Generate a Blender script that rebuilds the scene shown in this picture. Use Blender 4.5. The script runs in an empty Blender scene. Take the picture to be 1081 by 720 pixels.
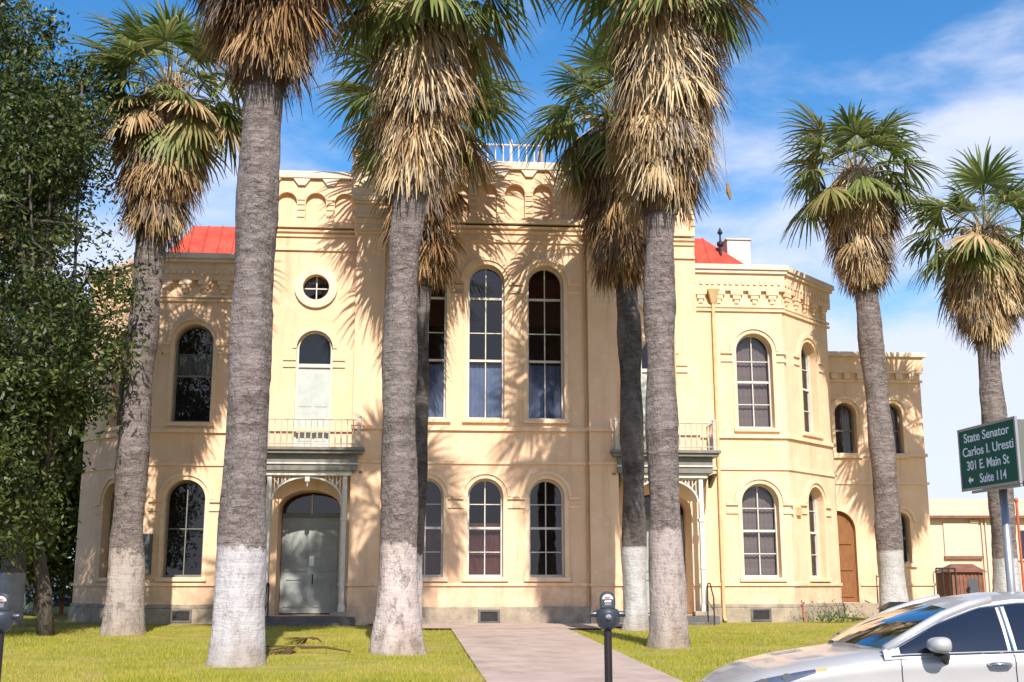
import bpy, math, random
import numpy as np
from mathutils import Vector, Matrix, noise
from mathutils.geometry import tessellate_polygon
R = math.radians
PI = math.pi
sc = bpy.context.scene
col = sc.collection

# ------------------------------------------------------------------ camera
FPX, EYE, TH = 1240.0, 1.55, R(11.7)
cd = bpy.data.cameras.new('camera')
cam = bpy.data.objects.new('camera', cd)
col.objects.link(cam)
cam.location = (0, 0, EYE)
cam.rotation_euler = (R(90) + TH, 0, 0)
cd.sensor_width = 36
cd.lens = 36 * FPX / 1081
cd.clip_start = 0.1
cd.clip_end = 6000
sc.camera = cam

# ------------------------------------------------------------------ light
SUN_AZ, SUN_EL = R(8.5), R(40)          # sun behind the camera, to its right
to_sun = Vector((math.sin(SUN_AZ) * math.cos(SUN_EL), -math.cos(SUN_AZ) * math.cos(SUN_EL), math.sin(SUN_EL)))
ld = bpy.data.lights.new('sun', 'SUN')
ld.energy = 3.9
ld.angle = R(0.5)
ld.color = (1.0, 0.92, 0.84)
sun = bpy.data.objects.new('sun', ld)
col.objects.link(sun)
sun.rotation_euler = to_sun.to_track_quat('Z', 'Y').to_euler()
sun.location = to_sun * 60

world = bpy.data.worlds.new('World')
sc.world = world
world.use_nodes = True
wt = world.node_tree
wt.nodes.clear()
w_out = wt.nodes.new('ShaderNodeOutputWorld')
w_bg = wt.nodes.new('ShaderNodeBackground')
w_sky = wt.nodes.new('ShaderNodeTexSky')
w_sky.sky_type = 'NISHITA'
w_sky.sun_disc = False
w_sky.sun_elevation = SUN_EL
w_sky.sun_rotation = PI - SUN_AZ
w_sky.air_density = 1.0
w_sky.dust_density = 0.6
w_sky.ozone_density = 2.0
w_tc = wt.nodes.new('ShaderNodeTexCoord')
w_map = wt.nodes.new('ShaderNodeMapping')
w_map.inputs['Scale'].default_value = (1.0, 1.0, 2.6)
w_map.inputs['Location'].default_value = (0.33, 0.1, 0.2)
w_n = wt.nodes.new('ShaderNodeTexNoise')
w_n.inputs['Scale'].default_value = 3.2
w_n.inputs['Detail'].default_value = 7
w_n.inputs['Roughness'].default_value = 0.55
w_n.inputs['Distortion'].default_value = 0.25
w_sep = wt.nodes.new('ShaderNodeSeparateXYZ')
w_low = wt.nodes.new('ShaderNodeMapRange')      # more cloud towards the horizon
w_low.inputs['From Min'].default_value = 0.05
w_low.inputs['From Max'].default_value = 0.50
w_low.inputs['To Min'].default_value = 0.40
w_low.inputs['To Max'].default_value = -0.12
w_add = wt.nodes.new('ShaderNodeMath'); w_add.operation = 'ADD'
w_ramp = wt.nodes.new('ShaderNodeMapRange')
w_ramp.interpolation_type = 'SMOOTHSTEP'
w_ramp.inputs['From Min'].default_value = 0.46
w_ramp.inputs['From Max'].default_value = 0.72
w_ramp.inputs['To Max'].default_value = 0.95
w_mix = wt.nodes.new('ShaderNodeMix'); w_mix.data_type = 'RGBA'
w_hsv = wt.nodes.new('ShaderNodeHueSaturation')
w_hsv.inputs['Saturation'].default_value = 1.36
L = wt.links.new
L(w_tc.outputs['Generated'], w_map.inputs['Vector'])
L(w_map.outputs['Vector'], w_n.inputs['Vector'])
L(w_tc.outputs['Generated'], w_sep.inputs[0])
L(w_sep.outputs['Z'], w_low.inputs['Value'])
L(w_n.outputs['Fac'], w_add.inputs[0])
w_side = wt.nodes.new('ShaderNodeMath'); w_side.operation = 'MULTIPLY_ADD'   # cloudier to the right of the view
w_side.inputs[1].default_value = 0.13
L(w_sep.outputs['X'], w_side.inputs[0])
L(w_low.outputs['Result'], w_side.inputs[2])
L(w_side.outputs[0], w_add.inputs[1])
L(w_add.outputs[0], w_ramp.inputs['Value'])
L(w_sky.outputs['Color'], w_hsv.inputs['Color'])
L(w_hsv.outputs['Color'], w_mix.inputs[6])
w_mix.inputs[7].default_value = (4.3, 4.6, 5.6, 1)
L(w_ramp.outputs['Result'], w_mix.inputs[0])
L(w_mix.outputs[2], w_bg.inputs['Color'])
w_bg.inputs['Strength'].default_value = 0.118
L(w_bg.outputs[0], w_out.inputs['Surface'])

sc.view_settings.view_transform = 'Standard'
sc.view_settings.look = 'None'
sc.view_settings.gamma = 1
sc.view_settings.exposure = 0.76
sc.render.engine = 'CYCLES'
sc.cycles.max_bounces = 6
sc.cycles.transparent_max_bounces = 12
sc.cycles.use_denoising = True

# ------------------------------------------------------------------ helpers
_C, _S = math.cos(TH), math.sin(TH)

def ray(px, py):
    a = (px - 540.5) / FPX
    b = (360 - py) / FPX
    d = _C - b * _S
    return a / d, (_S + b * _C) / d

def at(px, py, Y):
    rx, rz = ray(px, py)
    return Vector((rx * Y, Y, EYE + rz * Y))

def lawn_z(y):
    return 0.18 + 0.009 * (y - 17)


class MB:
    """collects faces for one mesh"""
    def __init__(self):
        self.v, self.f, self.m = [], [], []

    def add(self, verts, faces, mi=0):
        o = len(self.v)
        self.v.extend([tuple(p) for p in verts])
        self.f.extend([tuple(i + o for i in f) for f in faces])
        self.m.extend([mi] * len(faces))

    def quad(self, a, b, c, d, mi=0):
        self.add([a, b, c, d], [(0, 1, 2, 3)], mi)

    def box(self, x0, x1, y0, y1, z0, z1, mi=0):
        self.add([(x0, y0, z0), (x1, y0, z0), (x1, y1, z0), (x0, y1, z0), (x0, y0, z1), (x1, y0, z1), (x1, y1, z1), (x0, y1, z1)],
                 [(3, 2, 1, 0), (4, 5, 6, 7), (0, 1, 5, 4), (1, 2, 6, 5), (2, 3, 7, 6), (3, 0, 4, 7)], mi)

    def tube(self, pts, radii, n=8, cap=True, mi=0):
        pts = [Vector(p) for p in pts]
        if not hasattr(radii, '__len__'):
            radii = [radii] * len(pts)
        rings = []
        ref = None
        for i, p in enumerate(pts):
            t = (pts[min(i + 1, len(pts) - 1)] - pts[max(i - 1, 0)])
            t = t.normalized() if t.length > 1e-9 else Vector((0, 0, 1))
            if ref is None:
                ref = Vector((1, 0, 0)) if abs(t.x) < 0.9 else Vector((0, 1, 0))
            a = (ref - t * ref.dot(t)).normalized()
            ref = a
            b = t.cross(a)
            rings.append([p + (a * math.cos(2 * PI * k / n) + b * math.sin(2 * PI * k / n)) * radii[i] for k in range(n)])
        vs = [q for r in rings for q in r]
        fs = []
        for i in range(len(pts) - 1):
            for k in range(n):
                fs.append((i * n + k, i * n + (k + 1) % n, (i + 1) * n + (k + 1) % n, (i + 1) * n + k))
        if cap:
            fs.append(tuple(range(n - 1, -1, -1)))
            fs.append(tuple((len(pts) - 1) * n + k for k in range(n)))
        self.add(vs, fs, mi)

    def lathe(self, prof, c=(0, 0, 0), n=24, mi=0):
        vs, fs = [], []
        for r, z in prof:
            for k in range(n):
                a = 2 * PI * k / n
                vs.append((c[0] + r * math.cos(a), c[1] + r * math.sin(a), c[2] + z))
        for i in range(len(prof) - 1):
            for k in range(n):
                fs.append((i * n + k, i * n + (k + 1) % n, (i + 1) * n + (k + 1) % n, (i + 1) * n + k))
        fs.append(tuple(range(n - 1, -1, -1)))
        fs.append(tuple((len(prof) - 1) * n + k for k in range(n)))
        self.add(vs, fs, mi)

    def build(self, name, mat, parent=None, smooth=False, bevel=0, loc=None):
        me = bpy.data.meshes.new(name)
        me.from_pydata(self.v, [], self.f)
        mats = mat if isinstance(mat, (list, tuple)) else [mat]
        for m in mats:
            me.materials.append(m)
        if len(mats) > 1:
            me.polygons.foreach_set('material_index', self.m)
        if smooth:
            me.polygons.foreach_set('use_smooth', [True] * len(me.polygons))
        me.update()
        o = bpy.data.objects.new(name, me)
        col.objects.link(o)
        if parent:
            o.parent = parent
        if loc:
            o.location = loc
        if bevel:
            b = o.modifiers.new('bevel', 'BEVEL')
            b.width = bevel
            b.segments = 2
            b.limit_method = 'ANGLE'
        return o


def tag(o, label=None, cat=None, group=None, kind=None):
    if label: o['label'] = label
    if cat: o['category'] = cat
    if group: o['group'] = group
    if kind: o['kind'] = kind
    return o


def empty(name, loc=(0, 0, 0), rz=0.0):
    o = bpy.data.objects.new(name, None)
    col.objects.link(o)
    o.location = loc
    o.rotation_euler = (0, 0, rz)
    o.empty_display_size = 0.3
    return o


def copy_tree(o, parent=None):
    c = o.copy()
    col.objects.link(c)
    c.parent = parent
    for ch in list(o.children):
        copy_tree(ch, c)
    return c


# ------------------------------------------------------------------ materials
def nt(name):
    m = bpy.data.materials.new(name)
    m.use_nodes = True
    t = m.node_tree
    return m, t, t.nodes['Principled BSDF'], t.nodes['Material Output']


def noise_mat(name, c1, c2, scale=4, rough=0.8, bump=0.2, bscale=60, detail=6, spec=0.3, metallic=0.0, stretch=(1, 1, 1), c3=None, scale3=0.6, f3=0.4, bdist=0.02, lo=0.35, hi=0.65):
    m, t, p, out = nt(name)
    tc = t.nodes.new('ShaderNodeTexCoord')
    mp = t.nodes.new('ShaderNodeMapping')
    mp.inputs['Scale'].default_value = stretch
    t.links.new(tc.outputs['Object'], mp.inputs['Vector'])
    n = t.nodes.new('ShaderNodeTexNoise')
    n.inputs['Scale'].default_value = scale
    n.inputs['Detail'].default_value = detail
    n.inputs['Roughness'].default_value = 0.6
    t.links.new(mp.outputs[0], n.inputs['Vector'])
    mr = t.nodes.new('ShaderNodeMapRange')
    mr.inputs['From Min'].default_value = lo
    mr.inputs['From Max'].default_value = hi
    t.links.new(n.outputs['Fac'], mr.inputs['Value'])
    mx = t.nodes.new('ShaderNodeMix'); mx.data_type = 'RGBA'
    mx.inputs[6].default_value = (*c1, 1)
    mx.inputs[7].default_value = (*c2, 1)
    t.links.new(mr.outputs[0], mx.inputs[0])
    colr = mx.outputs[2]
    if c3:
        n3 = t.nodes.new('ShaderNodeTexNoise')
        n3.inputs['Scale'].default_value = scale3
        n3.inputs['Detail'].default_value = 8
        n3.inputs['Roughness'].default_value = 0.65
        t.links.new(mp.outputs[0], n3.inputs['Vector'])
        r3 = t.nodes.new('ShaderNodeMapRange')
        r3.inputs['From Min'].default_value = 0.5
        r3.inputs['From Max'].default_value = 0.68
        r3.inputs['To Max'].default_value = f3
        t.links.new(n3.outputs['Fac'], r3.inputs['Value'])
        m3 = t.nodes.new('ShaderNodeMix'); m3.data_type = 'RGBA'
        t.links.new(r3.outputs[0], m3.inputs[0])
        t.links.new(colr, m3.inputs[6])
        m3.inputs[7].default_value = (*c3, 1)
        colr = m3.outputs[2]
    t.links.new(colr, p.inputs['Base Color'])
    p.inputs['Roughness'].default_value = rough
    p.inputs['Specular IOR Level'].default_value = spec
    p.inputs['Metallic'].default_value = metallic
    if bump:
        nb = t.nodes.new('ShaderNodeTexNoise')
        nb.inputs['Scale'].default_value = bscale
        nb.inputs['Detail'].default_value = 5
        t.links.new(mp.outputs[0], nb.inputs['Vector'])
        b = t.nodes.new('ShaderNodeBump')
        b.inputs['Strength'].default_value = bump
        b.inputs['Distance'].default_value = bdist
        t.links.new(nb.outputs['Fac'], b.inputs['Height'])
        t.links.new(b.outputs[0], p.inputs['Normal'])
    return m


def leaf_mat(name, cols, transl=0.25, rough=0.55, spec=0.35):
    """colour differs from leaf to leaf (mesh islands)"""
    m, t, p, out = nt(name)
    g = t.nodes.new('ShaderNodeNewGeometry')
    cr = t.nodes.new('ShaderNodeValToRGB')
    e = cr.color_ramp.elements
    while len(e) < len(cols):
        e.new(0.5)
    for i, c in enumerate(cols):
        e[i].position = i / (len(cols) - 1)
        e[i].color = (*c, 1)
    t.links.new(g.outputs['Random Per Island'], cr.inputs['Fac'])
    t.links.new(cr.outputs['Color'], p.inputs['Base Color'])
    p.inputs['Roughness'].default_value = rough
    p.inputs['Specular IOR Level'].default_value = spec
    tr = t.nodes.new('ShaderNodeBsdfTranslucent')
    t.links.new(cr.outputs['Color'], tr.inputs['Color'])
    ms = t.nodes.new('ShaderNodeMixShader')
    ms.inputs[0].default_value = transl
    t.links.new(p.outputs[0], ms.inputs[1])
    t.links.new(tr.outputs[0], ms.inputs[2])
    t.links.new(ms.outputs[0], out.inputs['Surface'])
    return m


def glass_mat(name, tint=(0.55, 0.58, 0.6), base=0.05, rough=.02):
    m, t, p, out = nt(name)
    t.nodes.remove(p)
    tr = t.nodes.new('ShaderNodeBsdfTransparent')
    tr.inputs['Color'].default_value = (*tint, 1)
    gl = t.nodes.new('ShaderNodeBsdfGlossy')
    gl.inputs['Roughness'].default_value = rough
    tc = t.nodes.new('ShaderNodeTexCoord')
    nb = t.nodes.new('ShaderNodeTexNoise')
    nb.inputs['Scale'].default_value = 1.3
    t.links.new(tc.outputs['Object'], nb.inputs['Vector'])
    bp = t.nodes.new('ShaderNodeBump')
    bp.inputs['Strength'].default_value = 0.08
    bp.inputs['Distance'].default_value = 0.03
    t.links.new(nb.outputs['Fac'], bp.inputs['Height'])
    t.links.new(bp.outputs[0], gl.inputs['Normal'])
    fr = t.nodes.new('ShaderNodeFresnel')
    fr.inputs['IOR'].default_value = 1.5
    ad = t.nodes.new('ShaderNodeMath'); ad.operation = 'ADD'; ad.use_clamp = True
    ad.inputs[1].default_value = base
    t.links.new(fr.outputs[0], ad.inputs[0])
    ms = t.nodes.new('ShaderNodeMixShader')
    t.links.new(ad.outputs[0], ms.inputs[0])
    t.links.new(tr.outputs[0], ms.inputs[1])
    t.links.new(gl.outputs[0], ms.inputs[2])
    t.links.new(ms.outputs[0], out.inputs['Surface'])
    return m


def paint_mat(name, c, rough=0.3, metallic=0.0, coat=0.0, spec=0.5):
    m, t, p, out = nt(name)
    tc = t.nodes.new('ShaderNodeTexCoord')
    n = t.nodes.new('ShaderNodeTexNoise')
    n.inputs['Scale'].default_value = 3
    n.inputs['Detail'].default_value = 6
    t.links.new(tc.outputs['Object'], n.inputs['Vector'])
    mx = t.nodes.new('ShaderNodeMix'); mx.data_type = 'RGBA'
    mx.inputs[6].default_value = (c[0] * .9, c[1] * .9, c[2] * .9, 1)
    mx.inputs[7].default_value = (min(1, c[0] * 1.06), min(1, c[1] * 1.06), min(1, c[2] * 1.06), 1)
    t.links.new(n.outputs['Fac'], mx.inputs[0])
    t.links.new(mx.outputs[2], p.inputs['Base Color'])
    mr = t.nodes.new('ShaderNodeMapRange')
    mr.inputs['To Min'].default_value = rough * .8
    mr.inputs['To Max'].default_value = min(1, rough * 1.3)
    t.links.new(n.outputs['Fac'], mr.inputs['Value'])
    t.links.new(mr.outputs[0], p.inputs['Roughness'])
    p.inputs['Metallic'].default_value = metallic
    p.inputs['Coat Weight'].default_value = coat
    p.inputs['Coat Roughness'].default_value = 0.04
    p.inputs['Specular IOR Level'].default_value = spec
    return m


def trunk_mat(name, zw, paint=(0.72, 0.66, 0.64), bark1=(0.155, 0.125, 0.112), bark2=(0.29, 0.245, 0.225), ragged=0.5, wear=0.35):
    """palm bark with ring scars; lower part whitewashed up to zw metres"""
    paint = tuple(q * .74 for q in paint)
    m, t, p, out = nt(name)
    tc = t.nodes.new('ShaderNodeTexCoord')
    def nz(scale, stretch, detail=6, rough=0.6):
        mp = t.nodes.new('ShaderNodeMapping')
        mp.inputs['Scale'].default_value = stretch
        t.links.new(tc.outputs['Object'], mp.inputs['Vector'])
        n = t.nodes.new('ShaderNodeTexNoise')
        n.inputs['Scale'].default_value = scale
        n.inputs['Detail'].default_value = detail
        n.inputs['Roughness'].default_value = rough
        t.links.new(mp.outputs[0], n.inputs['Vector'])
        return n
    def rng(src, a, b, c=0.0, d=1.0):
        r = t.nodes.new('ShaderNodeMapRange')
        r.inputs['From Min'].default_value = a
        r.inputs['From Max'].default_value = b
        r.inputs['To Min'].default_value = c
        r.inputs['To Max'].default_value = d
        t.links.new(src, r.inputs['Value'])
        return r.outputs[0]
    def mix(f, a, b):
        x = t.nodes.new('ShaderNodeMix'); x.data_type = 'RGBA'
        t.links.new(f, x.inputs[0])
        for i, v in ((6, a), (7, b)):
            if isinstance(v, tuple): x.inputs[i].default_value = (*v, 1)
            else: t.links.new(v, x.inputs[i])
        return x.outputs[2]
    rings = nz(2.4, (0.8, 0.8, 3.2), 4, .62)
    cracks = nz(4.5, (1.1, 1.1, 4.2), 4, .6)
    fis = nz(9.0, (1.5, 1.5, 0.7), 5, .7)
    blot = nz(1.6, (1, 1, .6), 6)
    c = mix(rng(rings.outputs['Fac'], .35, .65), bark1, bark2)
    c = mix(rng(fis.outputs['Fac'], .58, .72, 0, .8), c, (0.09, 0.072, 0.062))
    vmp = t.nodes.new('ShaderNodeMapping'); vmp.inputs['Scale'].default_value = (2.2, 2.2, 5.5)
    vad = t.nodes.new('ShaderNodeVectorMath'); vad.operation = 'ADD'
    t.links.new(tc.outputs['Object'], vmp.inputs['Vector']); t.links.new(vmp.outputs[0], vad.inputs[0]); t.links.new(fis.outputs['Color'], vad.inputs[1])
    vor = t.nodes.new('ShaderNodeTexVoronoi'); vor.feature = 'DISTANCE_TO_EDGE'; vor.inputs['Scale'].default_value = 1.6
    t.links.new(vad.outputs[0], vor.inputs['Vector'])
    c = mix(rng(vor.outputs['Distance'], .02, .10, .6, 0), c, (0.05, 0.04, 0.035))
    c = mix(rng(cracks.outputs['Fac'], .60, .68, 0, .85), c, (0.055, 0.045, 0.04))
    c = mix(rng(blot.outputs['Fac'], .45, .7, 0, .5), c, (0.33, 0.285, 0.27))
    sep = t.nodes.new('ShaderNodeSeparateXYZ')
    t.links.new(tc.outputs['Object'], sep.inputs[0])
    zz = t.nodes.new('ShaderNodeMath'); zz.operation = 'MULTIPLY_ADD'
    rag = nz(3.5, (1, 1, .8), 6, .7)
    t.links.new(rag.outputs['Fac'], zz.inputs[0])
    zz.inputs[1].default_value = ragged
    t.links.new(sep.outputs['Z'], zz.inputs[2])
    pm = rng(zz.outputs[0], zw + ragged * .5 - .03, zw + ragged * .5 + .03, 1, 0)
    wearn = nz(3.2, (1.2, 1.2, .7), 9, .78)
    wm = rng(wearn.outputs['Fac'], .50, .60, 1, 1 - min(.9, wear + .18))
    mul = t.nodes.new('ShaderNodeMath'); mul.operation = 'MULTIPLY'
    t.links.new(pm, mul.inputs[0]); t.links.new(wm, mul.inputs[1])
    pv = mix(rng(blot.outputs['Fac'], .4, .7, 0, 1), paint, (paint[0] * .8, paint[1] * .74, paint[2] * .72))
    pv = mix(rng(fis.outputs['Fac'], .62, .72, 0, .7), pv, (paint[0] * .45, paint[1] * .4, paint[2] * .38))
    c = mix(mul.outputs[0], c, pv)
    dirt = t.nodes.new('ShaderNodeMath'); dirt.operation = 'MULTIPLY_ADD'
    t.links.new(blot.outputs['Fac'], dirt.inputs[0]); dirt.inputs[1].default_value = -.9; t.links.new(sep.outputs['Z'], dirt.inputs[2])
    c = mix(rng(dirt.outputs[0], -.42, .02, .5, 0), c, (0.26, 0.20, 0.13))
    t.links.new(c, p.inputs['Base Color'])
    p.inputs['Roughness'].default_value = .92
    p.inputs['Specular IOR Level'].default_value = .15
    ad = t.nodes.new('ShaderNodeMath'); ad.operation = 'SUBTRACT'
    t.links.new(rings.outputs['Fac'], ad.inputs[0]); t.links.new(fis.outputs['Fac'], ad.inputs[1])
    b = t.nodes.new('ShaderNodeBump')
    bs = t.nodes.new('ShaderNodeMapRange'); bs.inputs['To Min'].default_value = .9; bs.inputs['To Max'].default_value = .55
    t.links.new(mul.outputs[0], bs.inputs['Value']); t.links.new(bs.outputs[0], b.inputs['Strength'])
    b.inputs['Distance'].default_value = .09
    t.links.new(ad.outputs[0], b.inputs['Height'])
    t.links.new(b.outputs[0], p.inputs['Normal'])
    return m


M = {}
def stucco_mat(name, c1, c2, c3):
    m = noise_mat(name, c1, c2, 1.3, .9, .35, 45, c3=c3, scale3=.55, f3=.45, spec=.2, bdist=.012)
    t = m.node_tree
    p = t.nodes['Principled BSDF']
    src = p.inputs['Base Color'].links[0].from_socket
    tc = t.nodes.new('ShaderNodeTexCoord')
    def layer(src, scale, stretch, a, b, f, colr, mask=None):
        mp = t.nodes.new('ShaderNodeMapping'); mp.inputs['Scale'].default_value = stretch
        t.links.new(tc.outputs['Object'], mp.inputs['Vector'])
        n = t.nodes.new('ShaderNodeTexNoise'); n.inputs['Scale'].default_value = scale
        n.inputs['Detail'].default_value = 8; n.inputs['Roughness'].default_value = .65
        t.links.new(mp.outputs[0], n.inputs['Vector'])
        r = t.nodes.new('ShaderNodeMapRange')
        r.inputs['From Min'].default_value = a; r.inputs['From Max'].default_value = b; r.inputs['To Max'].default_value = f
        t.links.new(n.outputs['Fac'], r.inputs['Value'])
        fac = r.outputs[0]
        if mask is not None:
            mu = t.nodes.new('ShaderNodeMath'); mu.operation = 'MULTIPLY'
            t.links.new(fac, mu.inputs[0]); t.links.new(mask, mu.inputs[1]); fac = mu.outputs[0]
        x = t.nodes.new('ShaderNodeMix'); x.data_type = 'RGBA'
        t.links.new(fac, x.inputs[0]); t.links.new(src, x.inputs[6]); x.inputs[7].default_value = (*colr, 1)
        return x.outputs[2]
    sep = t.nodes.new('ShaderNodeSeparateXYZ'); t.links.new(tc.outputs['Object'], sep.inputs[0])
    def bandmask(z0, z1):
        r = t.nodes.new('ShaderNodeMapRange'); r.inputs['From Min'].default_value = z0; r.inputs['From Max'].default_value = z1
        t.links.new(sep.outputs['Z'], r.inputs['Value']); return r.outputs[0]
    src = layer(src, 1.0, (3.2, 3.2, .22), .52, .72, .42, (.42, .30, .18))          # rain streaks
    src = layer(src, 2.6, (1, 1, 1), .57, .64, .30, (.86, .68, .50))                 # lighter repaint patches
    src = layer(src, 1.8, (1, 1, .8), .40, .66, .75, (.36, .27, .19), bandmask(2.3, .7))   # splash dirt near the ground
    t.links.new(src, p.inputs['Base Color'])
    return m


M['stucco'] = stucco_mat('painted_stucco', (0.80, 0.54, 0.345), (0.86, 0.595, 0.39), (0.72, 0.47, 0.275))
M['trim'] = noise_mat('painted_trim', (0.80, 0.575, 0.365), (0.87, 0.64, 0.43), 2.2, .85, .25, 50, c3=(0.50, 0.35, 0.22), scale3=1.2, f3=.4, spec=.2, bdist=.01)
M['cap'] = noise_mat('pale_parapet_cap', (0.72, 0.57, 0.44), (0.80, 0.66, 0.53), 1.8, .85, .25, 40, c3=(0.46, 0.38, 0.28), scale3=1.5, f3=.4, spec=.2, bdist=.01)
M['stone'] = noise_mat('plinth_stone', (0.30, 0.25, 0.19), (0.42, 0.35, 0.26), 2.6, .92, .8, 14, c3=(0.16, 0.14, 0.12), scale3=2.2, f3=.6, spec=.15)
M['white'] = noise_mat('white_woodwork', (0.58, 0.55, 0.49), (0.66, 0.63, 0.57), 5, .6, .1, 60, c3=(.5, .47, .4), f3=.3)
M['oldwhite'] = noise_mat('weathered_cream_railing', (0.42, 0.38, 0.31), (0.58, 0.54, 0.46), 6, .7, .2, 40)
M['palegreen'] = noise_mat('pale_green_shutter', (0.42, 0.465, 0.43), (0.50, 0.54, 0.50), 3, .6, .1, 40)
M['greywood'] = noise_mat('grey_green_woodwork', (0.17, 0.165, 0.14), (0.22, 0.21, 0.185), 4, .55, .1, 60)
M['doorgrey'] = noise_mat('door_paint', (0.29, 0.32, 0.30), (0.36, 0.385, 0.36), 3, .5, .1, 60)
M['browndoor'] = noise_mat('brown_door_wood', (0.20, 0.085, 0.03), (0.28, 0.125, 0.045), 6, .5, .2, 30, stretch=(4, 4, .5))
M['darkstone'] = noise_mat('dark_step_stone', (0.10, 0.095, 0.09), (0.16, 0.15, 0.14), 3, .85, .4, 20)
M['redroof'] = noise_mat('red_metal_roof', (0.46, 0.06, 0.035), (0.58, 0.10, 0.06), 1.6, .45, .15, 20, c3=(.34, .09, .06), scale3=1.1, f3=.6)
M['iron'] = noise_mat('black_iron', (0.018, 0.018, 0.02), (0.035, 0.034, 0.034), 9, .5, .1, 60)
M['glass'] = glass_mat('window_glass', (.74, .75, .76), .03)
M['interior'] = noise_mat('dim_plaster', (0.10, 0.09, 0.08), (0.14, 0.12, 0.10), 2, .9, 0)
M['blind_blue'] = noise_mat('blue_blind', (0.17, 0.23, 0.40), (0.26, 0.33, 0.50), 2.5, .8, .1, 20)
M['blind_grey'] = noise_mat('grey_blind', (0.27, 0.21, 0.20), (0.34, 0.27, 0.26), 1.5, .8, .3, 30, stretch=(.2, .2, 6))
M['blind_red'] = noise_mat('red_curtain', (0.16, 0.055, 0.045), (0.22, 0.085, 0.07), 4, .9, .3, 12, stretch=(6, 6, .3))
M['blind_pale'] = noise_mat('pale_curtain', (0.30, 0.30, 0.29), (0.42, 0.42, 0.41), 3, .9, .3, 12, stretch=(5, 5, .3))
M['pipe'] = noise_mat('painted_pipe', (0.52, 0.36, 0.17), (0.62, 0.45, 0.24), 3, .6, .1, 40)
M['lawn'] = noise_mat('lawn_soil_grass', (0.24, 0.225, 0.04), (0.38, 0.325, 0.085), 1.6, .95, .8, 40, c3=(0.30, 0.27, 0.07), scale3=.5, f3=.7, spec=.1)
M['path'] = noise_mat('pink_concrete', (0.41, 0.315, 0.26), (0.51, 0.40, 0.335), 1.9, .9, .4, 60, c3=(0.29, 0.23, 0.185), scale3=1.1, f3=.75, spec=.2)
M['walk'] = noise_mat('sidewalk_concrete', (0.36, 0.33, 0.29), (0.44, 0.40, 0.36), 1.2, .9, .3, 60, c3=(0.25, 0.23, 0.2), scale3=.8, f3=.6)
M['asphalt'] = noise_mat('asphalt', (0.045, 0.045, 0.047), (0.07, 0.069, 0.068), 3, .9, .5, 120)
M['earth'] = noise_mat('dry_ground', (0.20, 0.17, 0.11), (0.16, 0.17, 0.07), .3, .95, .3, 10)
M['frond'] = leaf_mat('palm_frond_green', [(0.08, 0.125, 0.03), (0.15, 0.205, 0.05), (0.225, 0.26, 0.075), (0.33, 0.33, 0.12)], .36)
M['dead'] = leaf_mat('palm_frond_dead', [(0.20, 0.115, 0.055), (0.42, 0.29, 0.14), (0.55, 0.41, 0.22), (0.33, 0.215, 0.10), (0.62, 0.48, 0.28)], .12, .8, .15)
M['deadbrown'] = leaf_mat('palm_frond_brown', [(0.12, 0.06, 0.03), (0.25, 0.14, 0.06), (0.36, 0.215, 0.095), (0.19, 0.10, 0.045)], .10, .85, .15)
M['dead_b'] = leaf_mat('palm_frond_straw', [(0.50, 0.37, 0.20), (0.66, 0.52, 0.31), (0.58, 0.44, 0.25)], .12, .8, .15)
M['dead_c'] = leaf_mat('palm_frond_tan', [(0.26, 0.16, 0.08), (0.40, 0.27, 0.135), (0.33, 0.21, 0.10)], .12, .8, .15)
M['dead_d'] = leaf_mat('palm_frond_grey', [(0.22, 0.18, 0.14), (0.40, 0.34, 0.27), (0.30, 0.245, 0.19)], .1, .85, .15)
M['deadbrown_d'] = leaf_mat('palm_frond_greybrown', [(0.13, 0.10, 0.075), (0.26, 0.20, 0.15), (0.19, 0.14, 0.10)], .1, .85, .15)
M['deadbrown_b'] = leaf_mat('palm_frond_chestnut', [(0.30, 0.18, 0.08), (0.42, 0.28, 0.14)], .10, .85, .15)
M['deadbrown_c'] = leaf_mat('palm_frond_umber', [(0.08, 0.045, 0.025), (0.17, 0.095, 0.045)], .10, .85, .15)
M['petiole'] = leaf_mat('palm_petiole', [(0.22, 0.21, 0.06), (0.34, 0.28, 0.11), (0.42, 0.33, 0.16)], .1, .5, .3)
M['yellowing'] = leaf_mat('palm_frond_yellowing', [(0.17, 0.17, 0.05), (0.30, 0.26, 0.09), (0.40, 0.32, 0.14)], .25)
M['thatch'] = noise_mat('thatch_core', (0.06, 0.038, 0.022), (0.12, 0.075, 0.042), 8, .95, .6, 20, stretch=(2, 2, .3))
M['leafA'] = leaf_mat('oak_leaf', [(0.02, 0.034, 0.010), (0.045, 0.072, 0.018), (0.085, 0.115, 0.028), (0.15, 0.175, 0.045)], .32, .45, .4)
M['leafB'] = leaf_mat('tree_leaf', [(0.05, 0.075, 0.015), (0.09, 0.125, 0.025), (0.15, 0.18, 0.04)], .32, .5, .35)
M['weed'] = leaf_mat('weed_leaf', [(0.05, 0.10, 0.02), (0.10, 0.16, 0.035)], .25)
M['grass'] = leaf_mat('grass_blades', [(0.20, 0.225, 0.022), (0.30, 0.305, 0.03), (0.42, 0.385, 0.05), (0.50, 0.43, 0.10)], .3, .6, .2)
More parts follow.
